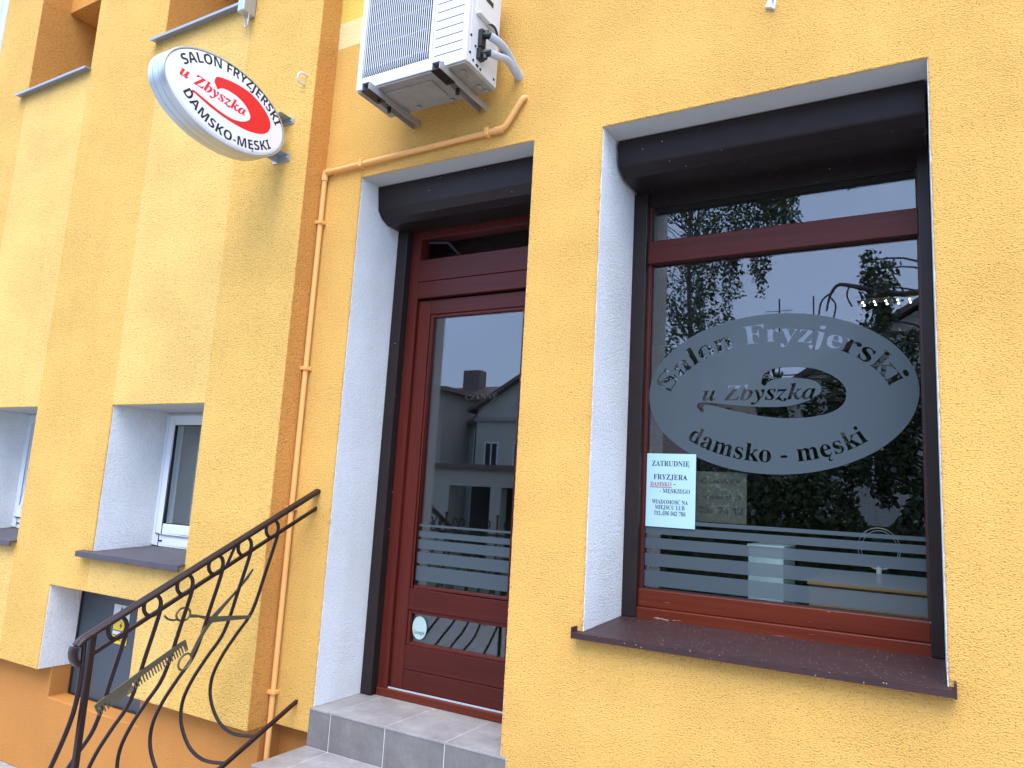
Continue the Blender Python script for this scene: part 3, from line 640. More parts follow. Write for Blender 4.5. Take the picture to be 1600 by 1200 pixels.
# ------------------------------------------------------------------ steps
st = empty('entrance_steps', (-1.87, -0.3, 0), 'grey tiled entrance steps below the salon door', 'steps')
SX0, SX1 = -2.343, -1.372
gr = 0.0035; th = 0.009
lev = [(0.671, -0.004, 0.36), (0.513, -0.287, 0.0), (0.355, -0.574, -0.287), (0.197, -0.861, -0.574)]
for k, (z, y0, y1) in enumerate(lev):
    xl = SX0 - (0.012 if k else 0); xs = [xl, -2.222, -1.932, -1.642, SX1]; yb = y1 if k else YD + 0.05; zr = max(0.0, z - 0.158)
    MB().box(xl + 0.001, SX1 - 0.001, y0 + 0.0012, yb - 0.001, 0.0, z - 0.0012).build('core', M['grout'], st)
    tr_ = MB(); ri_ = MB()
    for a, b in zip(xs, xs[1:]):
        tr_.box(a + gr / 2, b - gr / 2, y0 - 0.002, yb - 0.0005, z - th, z)
        ri_.box(a + gr / 2, b - gr / 2, y0, y0 + th, zr + 0.002, z - th - 0.0015)
    ri_.box(xl - 0.0002, xl + th, y0 + th + 0.001, y1 if k else 0.07, zr + 0.002, z - th - 0.0015)
    tr_.build('tread', M['tile_top'], st, bev=0.0012); ri_.build('riser', M['tile'], st, bev=0.0012)

# ------------------------------------------------------------------ conduit
cp = empty('conduit_pipe', (-2.552, -0.02, 0), 'orange painted conduit pipe up the wall corner and along above the door', 'pipe')
MB().tube([(-2.553, -0.018, 0.0), (-2.553, -0.018, 3.11)], 0.0125, 12).build('tube', M['pipe'], cp, smooth=True, label='vertical run in the wall corner')
MB().tube([(-2.54, -0.018, 3.128), (-1.56, -0.018, 3.146)], 0.0125, 12).tube(catmull([(-1.562, -0.018, 3.146), (-1.540, -0.018, 3.152), (-1.522, -0.018, 3.170), (-1.485, -0.018, 3.225), (-1.457, -0.014, 3.266), (-1.449, 0.006, 3.276)], 5), 0.0125, 12).build('tube', M['pipe'], cp, smooth=True, label='horizontal run above the door')
MB().tube(catmull([(-2.553, -0.018, 3.085), (-2.553, -0.018, 3.115), (-2.545, -0.018, 3.127), (-2.515, -0.018, 3.1285)], 5), 0.0165, 12).build('elbow', M['pipe'], cp, smooth=True)
MB().tube([(-1.585, -0.018, 3.1455), (-1.545, -0.018, 3.1465)], 0.0155, 12).build('sleeve', M['pipe'], cp, smooth=True)
for z in (0.70, 1.50, 2.15, 2.87): MB().box(-2.573, -2.533, -0.036, 0.0, z - 0.009, z + 0.009).build('clip', M['pipe'], cp, bev=0.003)
for x, z in ((-2.32, 3.1335), (-1.62, 3.1465)): MB().box(x - 0.009, x + 0.009, -0.036, 0.0, z - 0.020, z + 0.018).build('clip', M['pipe'], cp, bev=0.003)

# ------------------------------------------------------------------ air conditioner
ac = empty('air_conditioner', (-1.84, -0.2, 3.3), 'white outdoor air conditioning unit on two steel arms above the door', 'air conditioner')
AX0, AX1, AY0, AY1, AZ0, AZ1 = -2.122, -1.555, -0.31, -0.075, 3.300, 3.80
GX0, GX1, GZ0, GZ1 = -2.095, -1.737, 3.352, 3.755
mb = MB(); mb.box(AX0, AX1, AY0 + 0.02, AY1, AZ0 + 0.004, AZ1)
mb.box(AX0, GX0, AY0, AY0 + 0.02, AZ0, AZ1); mb.box(GX1, AX1, AY0, AY0 + 0.02, AZ0, AZ1); mb.box(GX0, GX1, AY0, AY0 + 0.02, AZ0, GZ0); mb.box(GX0, GX1, AY0, AY0 + 0.02, GZ1, AZ1)
bd = mb.build('body', M['acw'], ac, bev=0.003)
MB().box(GX0, GX1, AY0 + 0.0195, AY0 + 0.0199, GZ0, GZ1).build('fan_opening', M['black'], ac)
g = MB(); n = 32
for k in range(n + 1):
    x = GX0 + 0.004 + (GX1 - GX0 - 0.008) * k / n
    g.tube([(x, AY0 + 0.006, GZ1), (x, AY0 + 0.004, GZ0 + 0.04), (x, AY0 + 0.002, GZ0 + 0.012), (x, AY0 + 0.012, GZ0)], 0.0021, 5)
for k in range(4):
    z = GZ0 + 0.05 + 0.1 * k; g.tube([(GX0, AY0 + 0.012, z), (GX1, AY0 + 0.012, z)], 0.0010, 5)
g.build('grille', M['acw'], ac, smooth=True)
g = MB()
for k in range(7):
    z = 3.350 + 0.0388 * k; g.box(-1.712, -1.577, AY0 - 0.0006, AY0 + 0.002, z, z + 0.0036)
g.box(GX1 + 0.012, GX1 + 0.0135, AY0 - 0.0006, AY0 + 0.002, AZ0 + 0.07, AZ1)
g.build('louvre', M['louvre_line'], ac)
mb = MB(); mb.box(AX0 + 0.006, AX1 - 0.006, AY0 + 0.006, AY1 - 0.004, AZ0 - 0.010, AZ0 + 0.004); mb.box(AX0 + 0.12, AX1 - 0.2, AY0 + 0.05, AY1 - 0.06, AZ0 - 0.016, AZ0 - 0.008)
for x, y in ((-1.60, -0.26), (-1.60, -0.14), (-1.93, -0.11), (-1.76, -0.1), (-1.59, -0.1)): mb.tube([(x, y, AZ0 - 0.012), (x, y, AZ0 - 0.019)], 0.012, 10)
mb.build('base', M['acb'], ac, bev=0.003)
mb = MB(); mb.box(AX1, AX1 + 0.004, -0.262, -0.10, 3.535, 3.80); mb.box(AX1, AX1 + 0.022, -0.262, -0.12, 3.528, 3.536); mb.build('valve_cover', M['acw'], ac, bev=0.002)
MB().box(AX1 + 0.004, AX1 + 0.006, -0.20, -0.145, 3.628, 3.648).build('hand_hole', M['black'], ac)
for y, z in ((-0.285, 3.42), (-0.285, 3.345), (-0.25, 3.392), (-0.26, 3.325), (-0.235, 3.318), (-0.225, 3.318), (-0.10, 3.33), (-0.205, 3.315)): MB().tube([(AX1 - 0.001, y, z), (AX1 + 0.003, y, z)], 0.0055, 8).build('screw', M['black'], ac)
MB().tube([(-1.665, AY0 + 0.001, 3.312), (-1.665, AY0 - 0.003, 3.312)], 0.005, 8).build('screw', M['black'], ac)
mb = MB(); mb.box(AX1, AX1 + 0.02, -0.235, -0.205, 3.40, 3.475); mb.box(AX1, AX1 + 0.02, -0.24, -0.205, 3.345, 3.39)
mb.tube([(AX1, -0.22, 3.455), (AX1 + 0.05, -0.215, 3.445)], 0.013, 8); mb.tube([(AX1 + 0.028, -0.218, 3.45), (AX1 + 0.028, -0.218, 3.47)], 0.011, 6); mb.tube([(AX1, -0.222, 3.37), (AX1 + 0.055, -0.215, 3.368)], 0.014, 8); mb.tube([(AX1 + 0.03, -0.22, 3.37), (AX1 + 0.03, -0.22, 3.345)], 0.011, 6)
mb.build('valve', M['black'], ac)
MB().tube(catmull([(AX1 + 0.004, -0.19, 3.535), (AX1 + 0.03, -0.16, 3.52), (AX1 + 0.035, -0.13, 3.47), (AX1 + 0.04, -0.10, 3.43)], 6), 0.005, 8).build('cable', M['black'], ac, smooth=True)
MB().tube(catmull([(AX1 + 0.045, -0.215, 3.445), (AX1 + 0.06, -0.17, 3.44), (AX1 + 0.062, -0.11, 3.435), (AX1 + 0.066, -0.04, 3.40), (AX1 + 0.068, 0.01, 3.376)], 6), 0.0165, 10).tube(catmull([(AX1 + 0.05, -0.215, 3.368), (AX1 + 0.06, -0.17, 3.378), (AX1 + 0.064, -0.10, 3.40), (AX1 + 0.060, -0.03, 3.39), (AX1 + 0.06, 0.01, 3.378)], 6), 0.0155, 10).build('pipe', M['insul'], ac, smooth=True)
for x in (-2.02, -1.66):
    mb = MB(); zt = AZ0 - 0.0105; mb.box(x - 0.022, x + 0.018, -0.36, 0.0, zt - 0.003, zt); mb.box(x - 0.022, x - 0.019, -0.36, 0.0, zt - 0.034, zt - 0.003); mb.box(x + 0.015, x + 0.018, -0.36, 0.0, zt - 0.034, zt - 0.003)
    br = mb.build('bracket_arm', M['dgalv'], ac, bev=0.001)
    MB().box(x - 0.024, x + 0.02, -0.3615, -0.25, zt - 0.037, zt - 0.034).tube([(x - 0.002, -0.2, zt - 0.03), (x - 0.002, -0.2, zt - 0.055)], 0.009, 6).tube([(x - 0.002, -0.27, zt - 0.03), (x - 0.002, -0.27, zt - 0.045)], 0.007, 6).build('bolt_plate', M['shutter'], br)

# ------------------------------------------------------------------ oval salon sign
sg = empty('salon_sign', (-2.76, -0.5, 3.27), 'oval white double sided salon sign with red swirl on the yellow wall', 'sign')
SC, SA, SB, ST = (-0.501, 3.269), 0.331, 0.193, -0.055
def sp(u, v, x): return (x, SC[0] + u * math.cos(ST) - v * math.sin(ST), SC[1] + u * math.sin(ST) + v * math.cos(ST))
XF, XB = -2.69, -2.792
def ring(mb, segs, a, b):
    n = 96; k = len(mb.v)
    for dx, s in segs: mb.v += [Vector(sp((a - s) * math.cos(2 * math.pi * i / n), (b - s) * math.sin(2 * math.pi * i / n), dx)) for i in range(n)]
    for j in range(len(segs) - 1):
        for i in range(n):
            t_ = (i + 1) % n; mb.face((k + j * n + i, k + j * n + t_, k + (j + 1) * n + t_, k + (j + 1) * n + i))
    return k, n
mb = MB()
dep = XF - XB
ring(mb, [(XB, 0.014), (XB, 0.0), (XB + 0.030, 0.0), (XB + 0.0305, 0.0018), (XB + 0.0325, 0.0018), (XB + 0.033, 0.0), (XB + 0.066, 0.0), (XB + 0.0665, 0.0018), (XB + 0.0685, 0.0018), (XB + 0.069, 0.0), (XF - 0.004, 0.0), (XF, 0.003), (XF, 0.008), (XF - 0.006, 0.0095), (XF - 0.012, 0.0095)], SA, SB)
mb.build('rim', M['alu'], sg, smooth=True)
for xx, d in ((XF - 0.012, 1), (XB + 0.006, -1)):
    mb = MB(); k, n = ring(mb, [(xx, 0.0095), (xx + 0.008 * d, 0.011), (xx + 0.014 * d, 0.020), (xx + 0.0145 * d, 0.026)], SA, SB); mb.face(range(k + 3 * n, k + 4 * n))
    fo = mb.build('face', M['signw'], sg, smooth=True)
    if d == 1: face_o = fo
xt = XF + 0.0031
SM = lambda u, v: sp(u * 1.015, v * 1.02, xt)
SWIRL = [(-.071, .036), (-.080, .045), (-.092, .062), (-.088, .085), (-.07, .098), (-.02, .113), (.027, .121), (.065, .123), (.098, .121), (.14, .110), (.177, .092), (.21, .068), (.227, .042), (.230, .018), (.222, -.006), (.205, -.026), (.18, -.042), (.145, -.056), (.1, -.067), (.05, -.072), (0, -.073), (-.05, -.070), (-.1, -.063), (-.145, -.054), (-.172, -.048), (-.178, -.052), (-.176, -.064), (-.183, -.062), (-.190, -.05), (-.184, -.040), (-.170, -.038), (-.13, -.044), (-.08, -.052), (-.03, -.057), (.02, -.056), (.055, -.047), (.085, -.033), (.106, -.015), (.114, .0), (.112, .015), (.1, .030), (.085, .044), (.06, .056), (.03, .063), (0, .064), (-.03, .061), (-.052, .053), (-.063, .044)]
sh = lambda P, dx: [[(x + dx, y) for x, y in q] for q in P]
fill('lettering', sh(text_arc('SALON FRYZJERSKI', 'sansbold', 0.059, 0.290, 0.203, -0.066, -0.247, 0.247), 0.009), SM, M['ink'], face_o, label='black lettering along the upper rim')
fill('lettering', sh(text_arc('DAMSKO-MĘSKI', 'sansbold', 0.058, 0.33, 0.27, 0.111, -0.243, 0.236, True), 0.018), SM, M['ink'], face_o, label='black lettering along the lower rim')
fill('lettering', text_line('u Zbyszka', 'italic', -0.253, -0.011, 0.069, width=0.340, bold=0.011), SM, M['red'], face_o, label='red italic name')
fill('swirl', [smooth2([(x, y * 0.95 - 0.004) for x, y in SWIRL], 3)], SM, M['red'], face_o)
for zt, zb, yo in ((3.392, 3.360, -0.205), (3.205, 3.165, -0.25)):
    br = MB().box(-2.765, -2.761, yo, -0.1345, zb, zt).box(-2.80, -2.685, -0.135, -0.131, zb, zt).box(-2.765, -2.70, yo, -0.1345, zt - 0.004, zt).build('bracket', M['galv'], sg, bev=0.001)
    for x in (-2.79, -2.70): MB().tube([(x, -0.135, (zt + zb) / 2), (x, -0.142, (zt + zb) / 2)], 0.005, 6).build('bolt', M['dgalv'], br)

# ------------------------------------------------------------------ small wall fittings
o = MB().tube(catmull([(-2.64, -0.12, 3.56), (-2.64, -0.165, 3.552), (-2.637, -0.18, 3.575), (-2.632, -0.165, 3.60), (-2.628, -0.12, 3.603)], 6), 0.005, 8).build('cable_stub', M['acw'], None, smooth=True, origin=(-2.64, -0.13, 3.58))
top(o, 'small white loop of cable sticking out of the wall beside the salon sign', 'cable')
o = MB().prism([(-0.476, 3.392), (-0.455, 3.384), (-0.443, 3.374), (-0.438, 3.40), (-0.442, 3.43), (-0.462, 3.43), (-0.468, 3.408)], lambda u, v, t_: (u, t_, v), -0.012, 0.004).tube([(-0.448, -0.008, 3.41), (-0.448, -0.03, 3.405)], 0.005, 8).build('bracket_stub', M['acw'], None, bev=0.002, origin=(-0.456, 0, 3.395))
top(o, 'chipped white bracket stub on the wall above the shop window', 'bracket')
fb = empty('flag_holder', (-3.085, -0.17, 4.1), 'grey metal holder with a wire loop at the end of the upper sill', 'bracket')
MB().box(-3.115, -3.065, -0.21, -0.131, 4.045, 4.45).build('body', M['galv'], fb, bev=0.006)
MB().tube(catmull([(-3.10, -0.17, 4.05), (-3.095, -0.17, 4.0), (-3.085, -0.17, 3.972), (-3.07, -0.17, 3.985), (-3.068, -0.17, 4.05)], 6), 0.004, 8).build('wire_loop', M['dgalv'], fb, smooth=True)
dp = empty('downpipe', (-5.90, -0.08, 0), 'grey rainwater downpipe at the far left edge of the building', 'downpipe')
MB().tube([(-5.90, -0.09, 0.0), (-5.90, -0.09, 6.95)], 0.05, 16).build('tube', M['galv'], dp, smooth=True)
for z in (0.8, 2.9, 5.2): MB().tube([(-5.90, -0.09, z), (-5.90, -0.09, z + 0.03)], 0.056, 16).box(-5.9, -5.8, -0.085, -0.075, z, z + 0.03).build('clip', M['galv'], dp)

# ------------------------------------------------------------------ railing
rl = empty('stair_railing', (-2.42, -0.5, 0), 'dark brown wrought iron stair railing with bellied bars, brass scissors and comb', 'railing')
RX = -2.42
hz = lambda y: 1.585 + 0.514 * y
sz = lambda y: 1.506 + 0.508 * y
lz = lambda y: 0.679 + 0.458 * y
hp = [(RX, 0.004, hz(0.004))] + [(RX, y, hz(y)) for y in (-0.2, -0.4, -0.6, -0.8, -0.93)]
hp += [(RX, -0.975, 1.083), (RX, -1.005, 1.066), (RX, -1.022, 1.040), (RX, -1.018, 1.010), (RX, -1.004, 0.992)]
pf = [(-1, -0.35), (-0.8, -0.5), (0.8, -0.5), (1, -0.35), (1, 0.1), (0.72, 0.36), (0.3, 0.36), (0.0, 0.5), (-0.3, 0.36), (-0.72, 0.36), (-1, 0.1)]
MB().tube(catmull(hp, 5), 0.019, prof=pf, up=(0, 0.46, 0.89)).build('handrail', M['iron'], rl, smooth=True)
MB().tube([(RX, 0.003, sz(0.003)), (RX, -0.958, sz(-0.958))], 0.0072, square=True, up=(0, 0.46, 0.89)).build('rail', M['iron'], rl, bev=0.001, label='upper flat rail under the handrail')
MB().tube([(RX - 0.005, 0.003, lz(0.003)), (RX - 0.005, -1.02, lz(-1.02))], 0.0078, square=True, up=(0, 0.46, 0.89)).build('rail', M['iron'], rl, bev=0.001, label='lower rail ending in the wall')
prof_b = [(0.0, 0.0), (-0.014, -0.052), (-0.048, -0.16), (-0.106, -0.335), (-0.190, -0.447), (-0.262, -0.545), (-0.308, -0.64), (-0.302, -0.727), (-0.236, -0.806), (-0.141, -0.836), (-0.014, -0.822)]
for y in (-0.208, -0.343, -0.473, -0.601, -0.725, -0.847):
    zt = sz(y); MB().tube(catmull([(RX + a, y, zt + b + 0.004) for a, b in prof_b], 5), 0.0073, square=False, seg=8, up=(0, 1, 0)).build('baluster', M['iron'], rl, smooth=True)
    cy = y - 0.036; cz = (hz(cy) + sz(cy)) / 2 - 0.003
    MB().tube([(RX, cy + 0.033 * math.cos(R(a)), cz + 0.036 * math.sin(R(a))) for a in range(0, 360, 12)], 0.0072, 8, True, up=(1, 0, 0)).build('ring', M['iron'], rl, smooth=True)
MB().tube([(RX, -0.425, hz(-0.425) - 0.01), (RX, -0.46, sz(-0.46))], 0.006, 8).build('tie_bar', M['iron'], rl)
MB().tube([(RX, -0.965, 1.085), (RX, -0.965, 0.0)], 0.0095, square=True, up=(0, 1, 0)).build('newel_post', M['iron'], rl, bev=0.001)
MB().tube(catmull([(RX - 0.003, -0.99, 1.06), (RX + 0.0, -0.988, 0.934), (RX - 0.022, -0.986, 0.817), (RX - 0.097, -0.986, 0.652), (RX - 0.20, -0.986, 0.47), (RX - 0.27, -0.986, 0.36), (RX - 0.25, -0.986, 0.26), (RX - 0.012, -0.986, 0.228)], 6), 0.0078, 8, up=(0, 1, 0)).build('baluster', M['iron'], rl, smooth=True)
# brass scissors and comb
BXp = -2.48
yzx = lambda u, v, t_: (t_, u, v)
mb = MB(); mb.prism([(-0.557, 1.097), (-0.514, 1.088), (-0.475, 1.080), (-0.451, 1.076), (-0.35, 1.069), (-0.259, 1.061), (-0.255, 1.054), (-0.264, 1.048), (-0.383, 1.051), (-0.447, 1.052), (-0.473, 1.065), (-0.513, 1.078), (-0.553, 1.082)], yzx, BXp, BXp + 0.004)
mb.tube([(BXp + 0.002, -0.584 + 0.03 * math.cos(R(a)), 1.098 + 0.024 * math.sin(R(a))) for a in range(0, 360, 15)], 0.0042, 8, True, up=(1, 0, 0))
mb.tube(catmull([(BXp + 0.002, -0.665, 1.102), (BXp + 0.002, -0.650, 1.089), (BXp + 0.002, -0.627, 1.081), (BXp + 0.002, -0.607, 1.082)], 5), 0.0042, 8)
mb.build('scissor_blade', M['brass'], rl, bev=0.0008)
mb = MB(); mb.prism([(-0.531, 0.942), (-0.502, 1.0), (-0.477, 1.041), (-0.458, 1.071), (-0.342, 1.171), (-0.271, 1.251), (-0.265, 1.244), (-0.287, 1.211), (-0.326, 1.172), (-0.406, 1.092), (-0.441, 1.055), (-0.46, 1.033), (-0.486, 0.995), (-0.519, 0.936)], yzx, BXp - 0.0045, BXp - 0.0005)
mb.tube([(BXp - 0.002, -0.549 + 0.028 * math.cos(R(a)) * 0.95 + 0.006 * math.sin(R(a)), 0.920 + 0.029 * math.sin(R(a))) for a in range(0, 360, 15)], 0.0042, 8, True, up=(1, 0, 0))
mb.tube([(BXp - 0.006, -0.459, 1.064), (BXp + 0.006, -0.459, 1.064)], 0.006, 10)
mb.build('scissor_blade', M['brass'], rl, bev=0.0008)
mb = MB(); a0, a1 = Vector((0, -0.889, 0.828)), Vector((0, -0.560, 0.999)); dd = (a1 - a0); L = dd.length; dd.normalize(); nn = Vector((0, 0.461, -0.887))
def cpt(s_, t_): p = a0 + dd * s_ + nn * t_; return (p.y, p.z)
mb.prism([cpt(0, -0.004), cpt(0.02, -0.007), cpt(L * 0.5, -0.009), cpt(L - 0.02, -0.007), cpt(L, -0.004), cpt(L, 0.012), cpt(0, 0.012)], yzx, BXp, BXp + 0.004)
mb.prism([cpt(0, 0.0121), cpt(0.009, 0.0121), cpt(0.008, 0.04), cpt(0.003, 0.04)], yzx, BXp, BXp + 0.004); mb.prism([cpt(L - 0.008, 0.0121), cpt(L, 0.0121), cpt(L - 0.003, 0.04), cpt(L - 0.007, 0.04)], yzx, BXp, BXp + 0.004)
s_ = 0.013
while s_ < L - 0.012:
    fine_ = 0.055 < s_ < 0.13; wd = 0.0026 if fine_ else 0.0052
    if True: mb.prism([cpt(s_, 0.0121), cpt(s_ + wd, 0.0121), cpt(s_ + wd * 0.8, 0.042 if fine_ else 0.040), cpt(s_ + wd * 0.2, 0.042 if fine_ else 0.040)], yzx, BXp, BXp + 0.004)
    s_ += 0.0042 if fine_ else 0.0118
mb.build('comb', M['brass'], rl)

# ------------------------------------------------------------------ across the street (seen mirrored in the glass)
rnd = random.Random(4)
def leaves(n, pick, size, m, name, parent):
    mb = MB()
    for _ in range(n):
        p = Vector(pick()); a = Vector((rnd.uniform(-1, 1), rnd.uniform(-1, 1), rnd.uniform(-1, 1))).normalized(); b = a.orthogonal().normalized(); s_ = size * rnd.uniform(0.6, 1.4)
        b = (Matrix.Rotation(rnd.uniform(0, 6.28), 3, a) @ b); k = len(mb.v)
        c = a.cross(b); mb.v += [p - b * s_, p + c * s_ * 0.6, p + b * s_, p - c * s_ * 0.6]; mb.face((k, k + 1, k + 2, k + 3))
    off = root_loc(parent); me = bpy.data.meshes.new(name); me.from_pydata([tuple(v - off) for v in mb.v], [], mb.f); me.materials.append(m)
    o = bpy.data.objects.new(name, me); COL.objects.link(o); o.parent = parent; return o
def tree(loc, h, label, strands, leafm, lx, trunk_r=0.16, nl=9000, ls=0.055, br_=0.03, lg=0.09):
    t = empty('tree', loc, label, 'tree', 'trees mirrored in the glass'); x, y, z = loc; mb = MB()
    mb.tube(catmull([(x, y, z), (x + 0.1, y, z + h * 0.3), (x - 0.05, y + 0.1, z + h * 0.6), (x + 0.05, y, z + h)], 5), [trunk_r * (1 - 0.9 * i / 15) for i in range(16)], 8)
    for p in strands:
        q = Vector(p); mb.tube(catmull([(x, y, q.z - 0.9), ((x + q.x) / 2, (y + q.y) / 2, q.z - 0.1), tuple(q)], 4), [br_ * (1 - 0.085 * i) for i in range(9)], 6)
    mb.build('trunk', M['bark'], t, smooth=True)
    def pick():
        s0 = rnd.choice(strands); d = rnd.random() ** 0.8 * lx
        return (s0[0] + rnd.gauss(0, lg), s0[1] + rnd.gauss(0, 0.15), s0[2] + 0.15 - d)
    leaves(nl, pick, ls, leafm, 'crown', t); return t
str1 = []
for k in range(150):
    x = rnd.uniform(-6.2, -3.65) if k < 85 else rnd.uniform(-3.65, -2.3)
    z = rnd.uniform(4.4, 10.2) if x < -3.65 else rnd.uniform(7.5, 10.2)
    if x > -2.75: z = max(z, 8.9)
    str1.append((x, -11 + rnd.uniform(-1.5, 1.5), z))
tree((-4.15, -11, -0.1), 11.0, 'drooping birch across the street mirrored in the left of the shop window', str1, M['leaf'], 1.8, 0.10, 30000, 0.040, 0.012, 0.05)
str2 = [(rnd.uniform(-1.2, 2.0), -10.5 + rnd.uniform(-1, 1), rnd.uniform(2.2, 5.6)) for _ in range(30)] + [(-0.85, -10.5, 6.1), (-0.6, -10.4, 5.9)] + [(rnd.uniform(-2.9, -1.0), -10.3 + rnd.uniform(-0.6, 0.6), rnd.uniform(2.6, 4.2)) for _ in range(16)]
tree((0.6, -10.5, -0.1), 6.0, 'dark bushy tree across the street mirrored at the right of the shop window', str2, M['leaf2'], 1.1, 0.14, 17000, 0.05)
bb = empty('bare_tree', (0.9, -10.2, -0.1), 'bare crooked branch reaching left, mirrored above the right of the frosted oval', 'tree')
MB().tube(catmull([(1.1, -10.2, -0.1), (0.9, -10.2, 2.5), (0.7, -10.2, 4.6), (0.3, -10.2, 5.35), (-0.3, -10.2, 5.35), (-0.75, -10.2, 5.45), (-1.15, -10.2, 5.58), (-1.35, -10.2, 5.6), (-1.47, -10.2, 5.42), (-1.53, -10.2, 5.15)], 5), [0.09 - 0.0017 * i for i in range(46)], 8).build('trunk', M['bark'], bb, smooth=True)
for q_ in ([(-1.15, -10.2, 5.58), (-1.2, -10.2, 5.4), (-1.12, -10.2, 5.2)], [(-1.4, -10.2, 5.5), (-1.6, -10.2, 5.35), (-1.66, -10.2, 5.05)], [(-0.3, -10.2, 5.35), (-0.5, -10.2, 5.75), (-0.45, -10.2, 6.0)], [(-1.47, -10.2, 5.4), (-1.38, -10.2, 5.25), (-1.42, -10.2, 5.0)]): MB().tube(catmull(q_, 4), 0.016, 6).build('twig', M['bark'], bb)
HG = 'houses mirrored in the glass'
def house(name, label, x0, x1, y0, y1, ze, zr, wallm, wins, chim=None, gable_x=True, cat='house'):
    h = empty(name, ((x0 + x1) / 2, (y0 + y1) / 2, -0.1), label, cat, HG); ym, xm = (y0 + y1) / 2, (x0 + x1) / 2
    mb = MB()
    if gable_x: mb.prism([(y0, -0.1), (y1, -0.1), (y1, ze), (ym, zr - 0.1), (y0, ze)], lambda u, v, t_: (t_, u, v), x0, x1)
    else: mb.prism([(x0, -0.1), (x1, -0.1), (x1, ze), (xm, zr - 0.1), (x0, ze)], lambda u, v, t_: (u, t_, v), y0, y1)
    mb.build('wall', wallm, h)
    mb = MB(); e = 0.3; sl = (zr - ze) / ((y1 - y0) / 2 if gable_x else (x1 - x0) / 2)
    lo = ze - e * sl
    if gable_x: mb.prism([(y0 - e, lo), (ym, zr), (y1 + e, lo), (y1 + e, lo + 0.15), (ym, zr + 0.15), (y0 - e, lo + 0.15)], lambda u, v, t_: (t_, u, v), x0 - e, x1 + e)
    else: mb.prism([(x0 - e, lo), (xm, zr), (x1 + e, lo), (x1 + e, lo + 0.15), (xm, zr + 0.15), (x0 - e, lo + 0.15)], lambda u, v, t_: (u, t_, v), y0 - e, y1 + e)
    ro = mb.build('roof', M['roof'], h)
    for a, b, c, d in wins:
        wo = MB().box(a - 0.06, b + 0.06, y1 - 0.02, y1 + 0.03, c - 0.06, d + 0.06).build('window', M['pvc'], h); MB().box(a, b, y1 + 0.03, y1 + 0.034, c, d).build('pane', M['gasket'], wo)
    if chim: MB().box(*chim).build('chimney', M['brick'], ro)
    return h
house('house', 'grey house with a brick chimney mirrored in the top of the door glass', -21, -11.5, -30, -22, 4.6, 6.6, M['house'], [(-15.75, -15.25, 2.8, 3.86), (-14.5, -13.9, 2.8, 3.86), (-18, -17.4, 2.8, 3.8)], (-19.3, -18.4, -26.2, -25.6, 5.5, 7.5))
house('house', 'pale gabled house mirrored at the right of the shop window', -3.2, 4.5, -24, -16.5, 4.8, 7.3, M['house2'], [(-1.2, -0.5, 2.6, 3.8), (0.5, 1.2, 2.6, 3.8), (-2.7, -2.0, 2.6, 3.8)], None, False)
house('house', 'long low house with aerials mirrored behind the frosted oval', -11, -3.6, -30, -24, 3.6, 6.4, M['house'], [(-5.4, -4.6, 1.6, 2.8), (-8, -7.2, 1.6, 2.8)])
h_ = [o for o in bpy.data.objects if o.name == 'house'][0]
MB().prism([(-15.7, -0.1), (-10.7, -0.1), (-10.7, 5.05), (-13.2, 6.5), (-15.7, 5.05)], lambda u, v, t_: (u, t_, v), -25.0, -21.4).build('gable', M['house2'], h_)
MB().prism([(-16.0, 4.88), (-13.2, 6.5), (-10.4, 4.88), (-10.4, 5.03), (-13.2, 6.66), (-16.0, 5.03)], lambda u, v, t_: (u, t_, v), -25.5, -21.1).build('gable_roof', M['roof'], h_)
for x in (-15.2, -13.9):
    wo = MB().box(x - 0.07, x + 0.57, -21.42, -21.36, 2.65, 3.75).build('window', M['pvc'], h_); MB().box(x, x + 0.22, -21.36, -21.355, 2.72, 3.68).box(x + 0.28, x + 0.5, -21.36, -21.355, 2.72, 3.68).build('pane', M['gasket'], wo); MB().box(x - 0.12, x + 0.62, -21.42, -21.25, 2.58, 2.65).build('sill', M['kerb'], wo)
MB().box(-15.75, -10.65, -21.43, -21.3, 4.55, 4.7).build('string_course', M['kerb'], h_)
MB().tube([(-16.1, -21.9, 4.3), (-16.1, -21.85, 0)], 0.06, 8).build('downpipe', M['galv'], h_)
sb = empty('house', (-19.5, -21, -0.1), 'tall plain house wall mirrored at the left of the door glass', 'house', HG)
MB().box(-23, -16.4, -24, -20, -0.1, 5.75).build('wall', M['house'], sb); MB().prism([(-23.3, 5.75), (-16.1, 5.55), (-16.1, 5.72), (-23.3, 5.95)], lambda u, v, t_: (u, t_, v), -24.3, -19.7).build('roof', M['roof'], sb)
ga = empty('garage', (-10, -14.5, -0.1), 'low grey garage with dark openings mirrored in the door glass', 'garage')
mb = MB(); grid_wall(mb, [-12.4, -11.09, -9.82, -9.5, -8.3, -7.9], [-0.1, 0.05, 1.86, 2.3], [(-11.09, -9.82, 0.05, 1.86), (-9.5, -8.3, 0.05, 1.86)], -13.3, -13.0); mb.build('wall', M['house2'], ga)
MB().box(-12.5, -7.8, -16.2, -12.85, 2.3, 2.42).build('roof', M['roof'], ga); MB().box(-12.3, -8.0, -16.1, -16.0, -0.1, 2.3).build('rear_wall', M['room'], ga)
fe = empty('iron_fence', (-6, -8, -0.02), 'black iron fence with ball finials mirrored low in the door glass', 'fence')
mb = MB(); mb.tube([(-10.5, -8, 0.95), (-4.5, -8, 0.95)], 0.015, 6); mb.tube([(-10.5, -8, 0.15), (-4.5, -8, 0.15)], 0.015, 6); mb.build('rail', M['iron'], fe)
k = -10.4
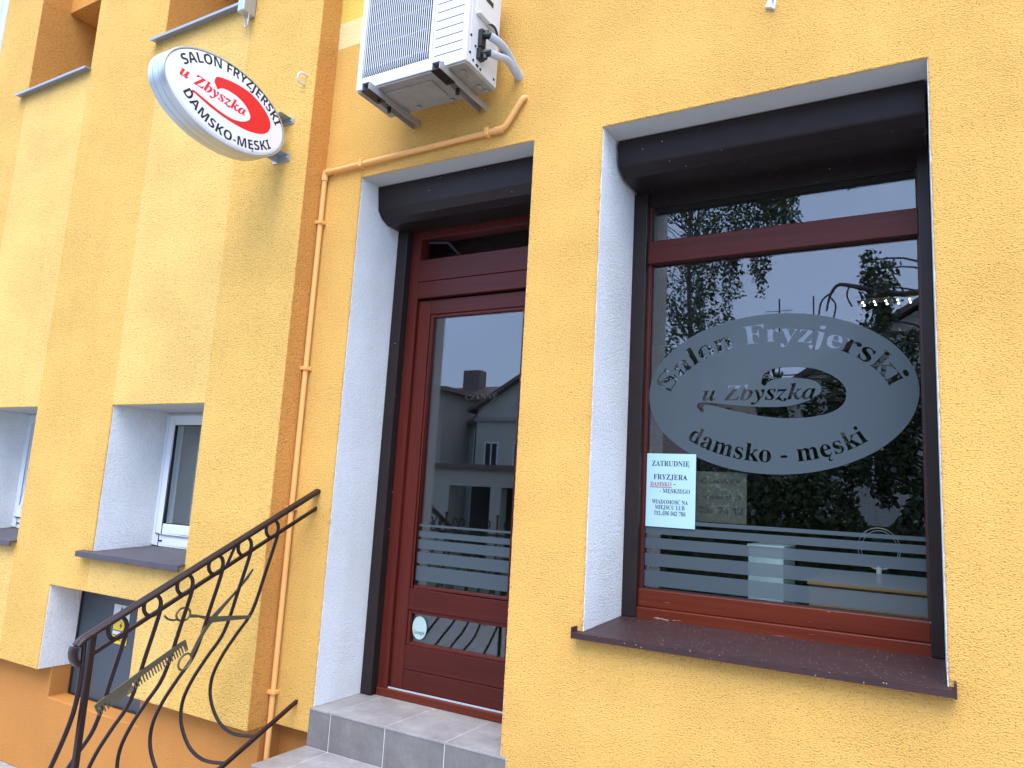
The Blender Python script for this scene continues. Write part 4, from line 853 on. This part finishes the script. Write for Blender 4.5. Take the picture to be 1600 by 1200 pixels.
while k < -4.5:
    MB().tube([(k, -8, -0.02), (k, -8, 1.25)], 0.017, 6).ball((k, -8, 1.27), 0.03, 8, 5).build('bar', M['iron'], fe)
    for s_ in (-1, 1):
        MB().tube(catmull([(k + 0.27 + s_ * 0.11, -8, 1.07), (k + 0.27 + s_ * 0.12, -8, 1.16), (k + 0.27 + s_ * 0.06, -8, 1.19), (k + 0.27, -8, 1.07), (k + 0.27 - s_ * 0.07, -8, 0.95)], 5), 0.014, 6).build('scroll', M['iron'], fe)
    k += 0.54
for x in (-5.19, -3.9):
    an = empty('aerial', (x, -26, 6.3), 'thin roof aerial with crossbars mirrored above the frosted oval' if x < -5 else 'bare mast on the far roof mirrored above the frosted oval', 'aerial')
    MB().tube([(x, -27, 6.3), (x, -27, 10.2)], 0.03, 6).build('mast', M['gasket'], an)
    if x < -5: MB().tube([(x - 0.5, -27, 9.7), (x + 0.5, -27, 9.7)], 0.015, 5).tube([(x - 0.4, -27, 9.4), (x + 0.4, -27, 9.4)], 0.015, 5).tube([(x - 0.3, -27, 9.1), (x + 0.3, -27, 9.1)], 0.015, 5).build('crossbar', M['gasket'], an)
hg = empty('hedge', (-3, -9, -0.05), 'dark clipped hedge across the street mirrored low in the shop window', 'hedge')
def hp_():
    x = rnd.uniform(-4.3, 4); top_ = 2.3 + 0.6 * math.sin(x * 1.7) + 0.35 * math.sin(x * 4.1 + 1); return (x, rnd.uniform(-9.4, -8.6), rnd.uniform(0, 1) ** 0.7 * top_)
leaves(20000, hp_, 0.055, M['leaf2'], 'foliage', hg)
MB().box(-4.2, 3.9, -9.2, -8.9, -0.05, 1.5).build('core', M['leaf2'], hg)
o = MB().prism([(-0.25, 0), (-0.08, 0.04), (0, 0.1), (0.06, 0.28), (0.10, 0.06), (0.26, -0.10), (0.10, -0.03), (0.02, -0.06), (-0.1, -0.16), (-0.06, -0.03)], lambda u, v, t_: (-2.78 + u, -30 + t_, 15.8 + v), 0, 0.05).build('bird', M['gasket'], None, origin=(-2.78, -30, 15.8))
top(o, 'tiny dark bird in flight mirrored in the upper pane', 'bird')
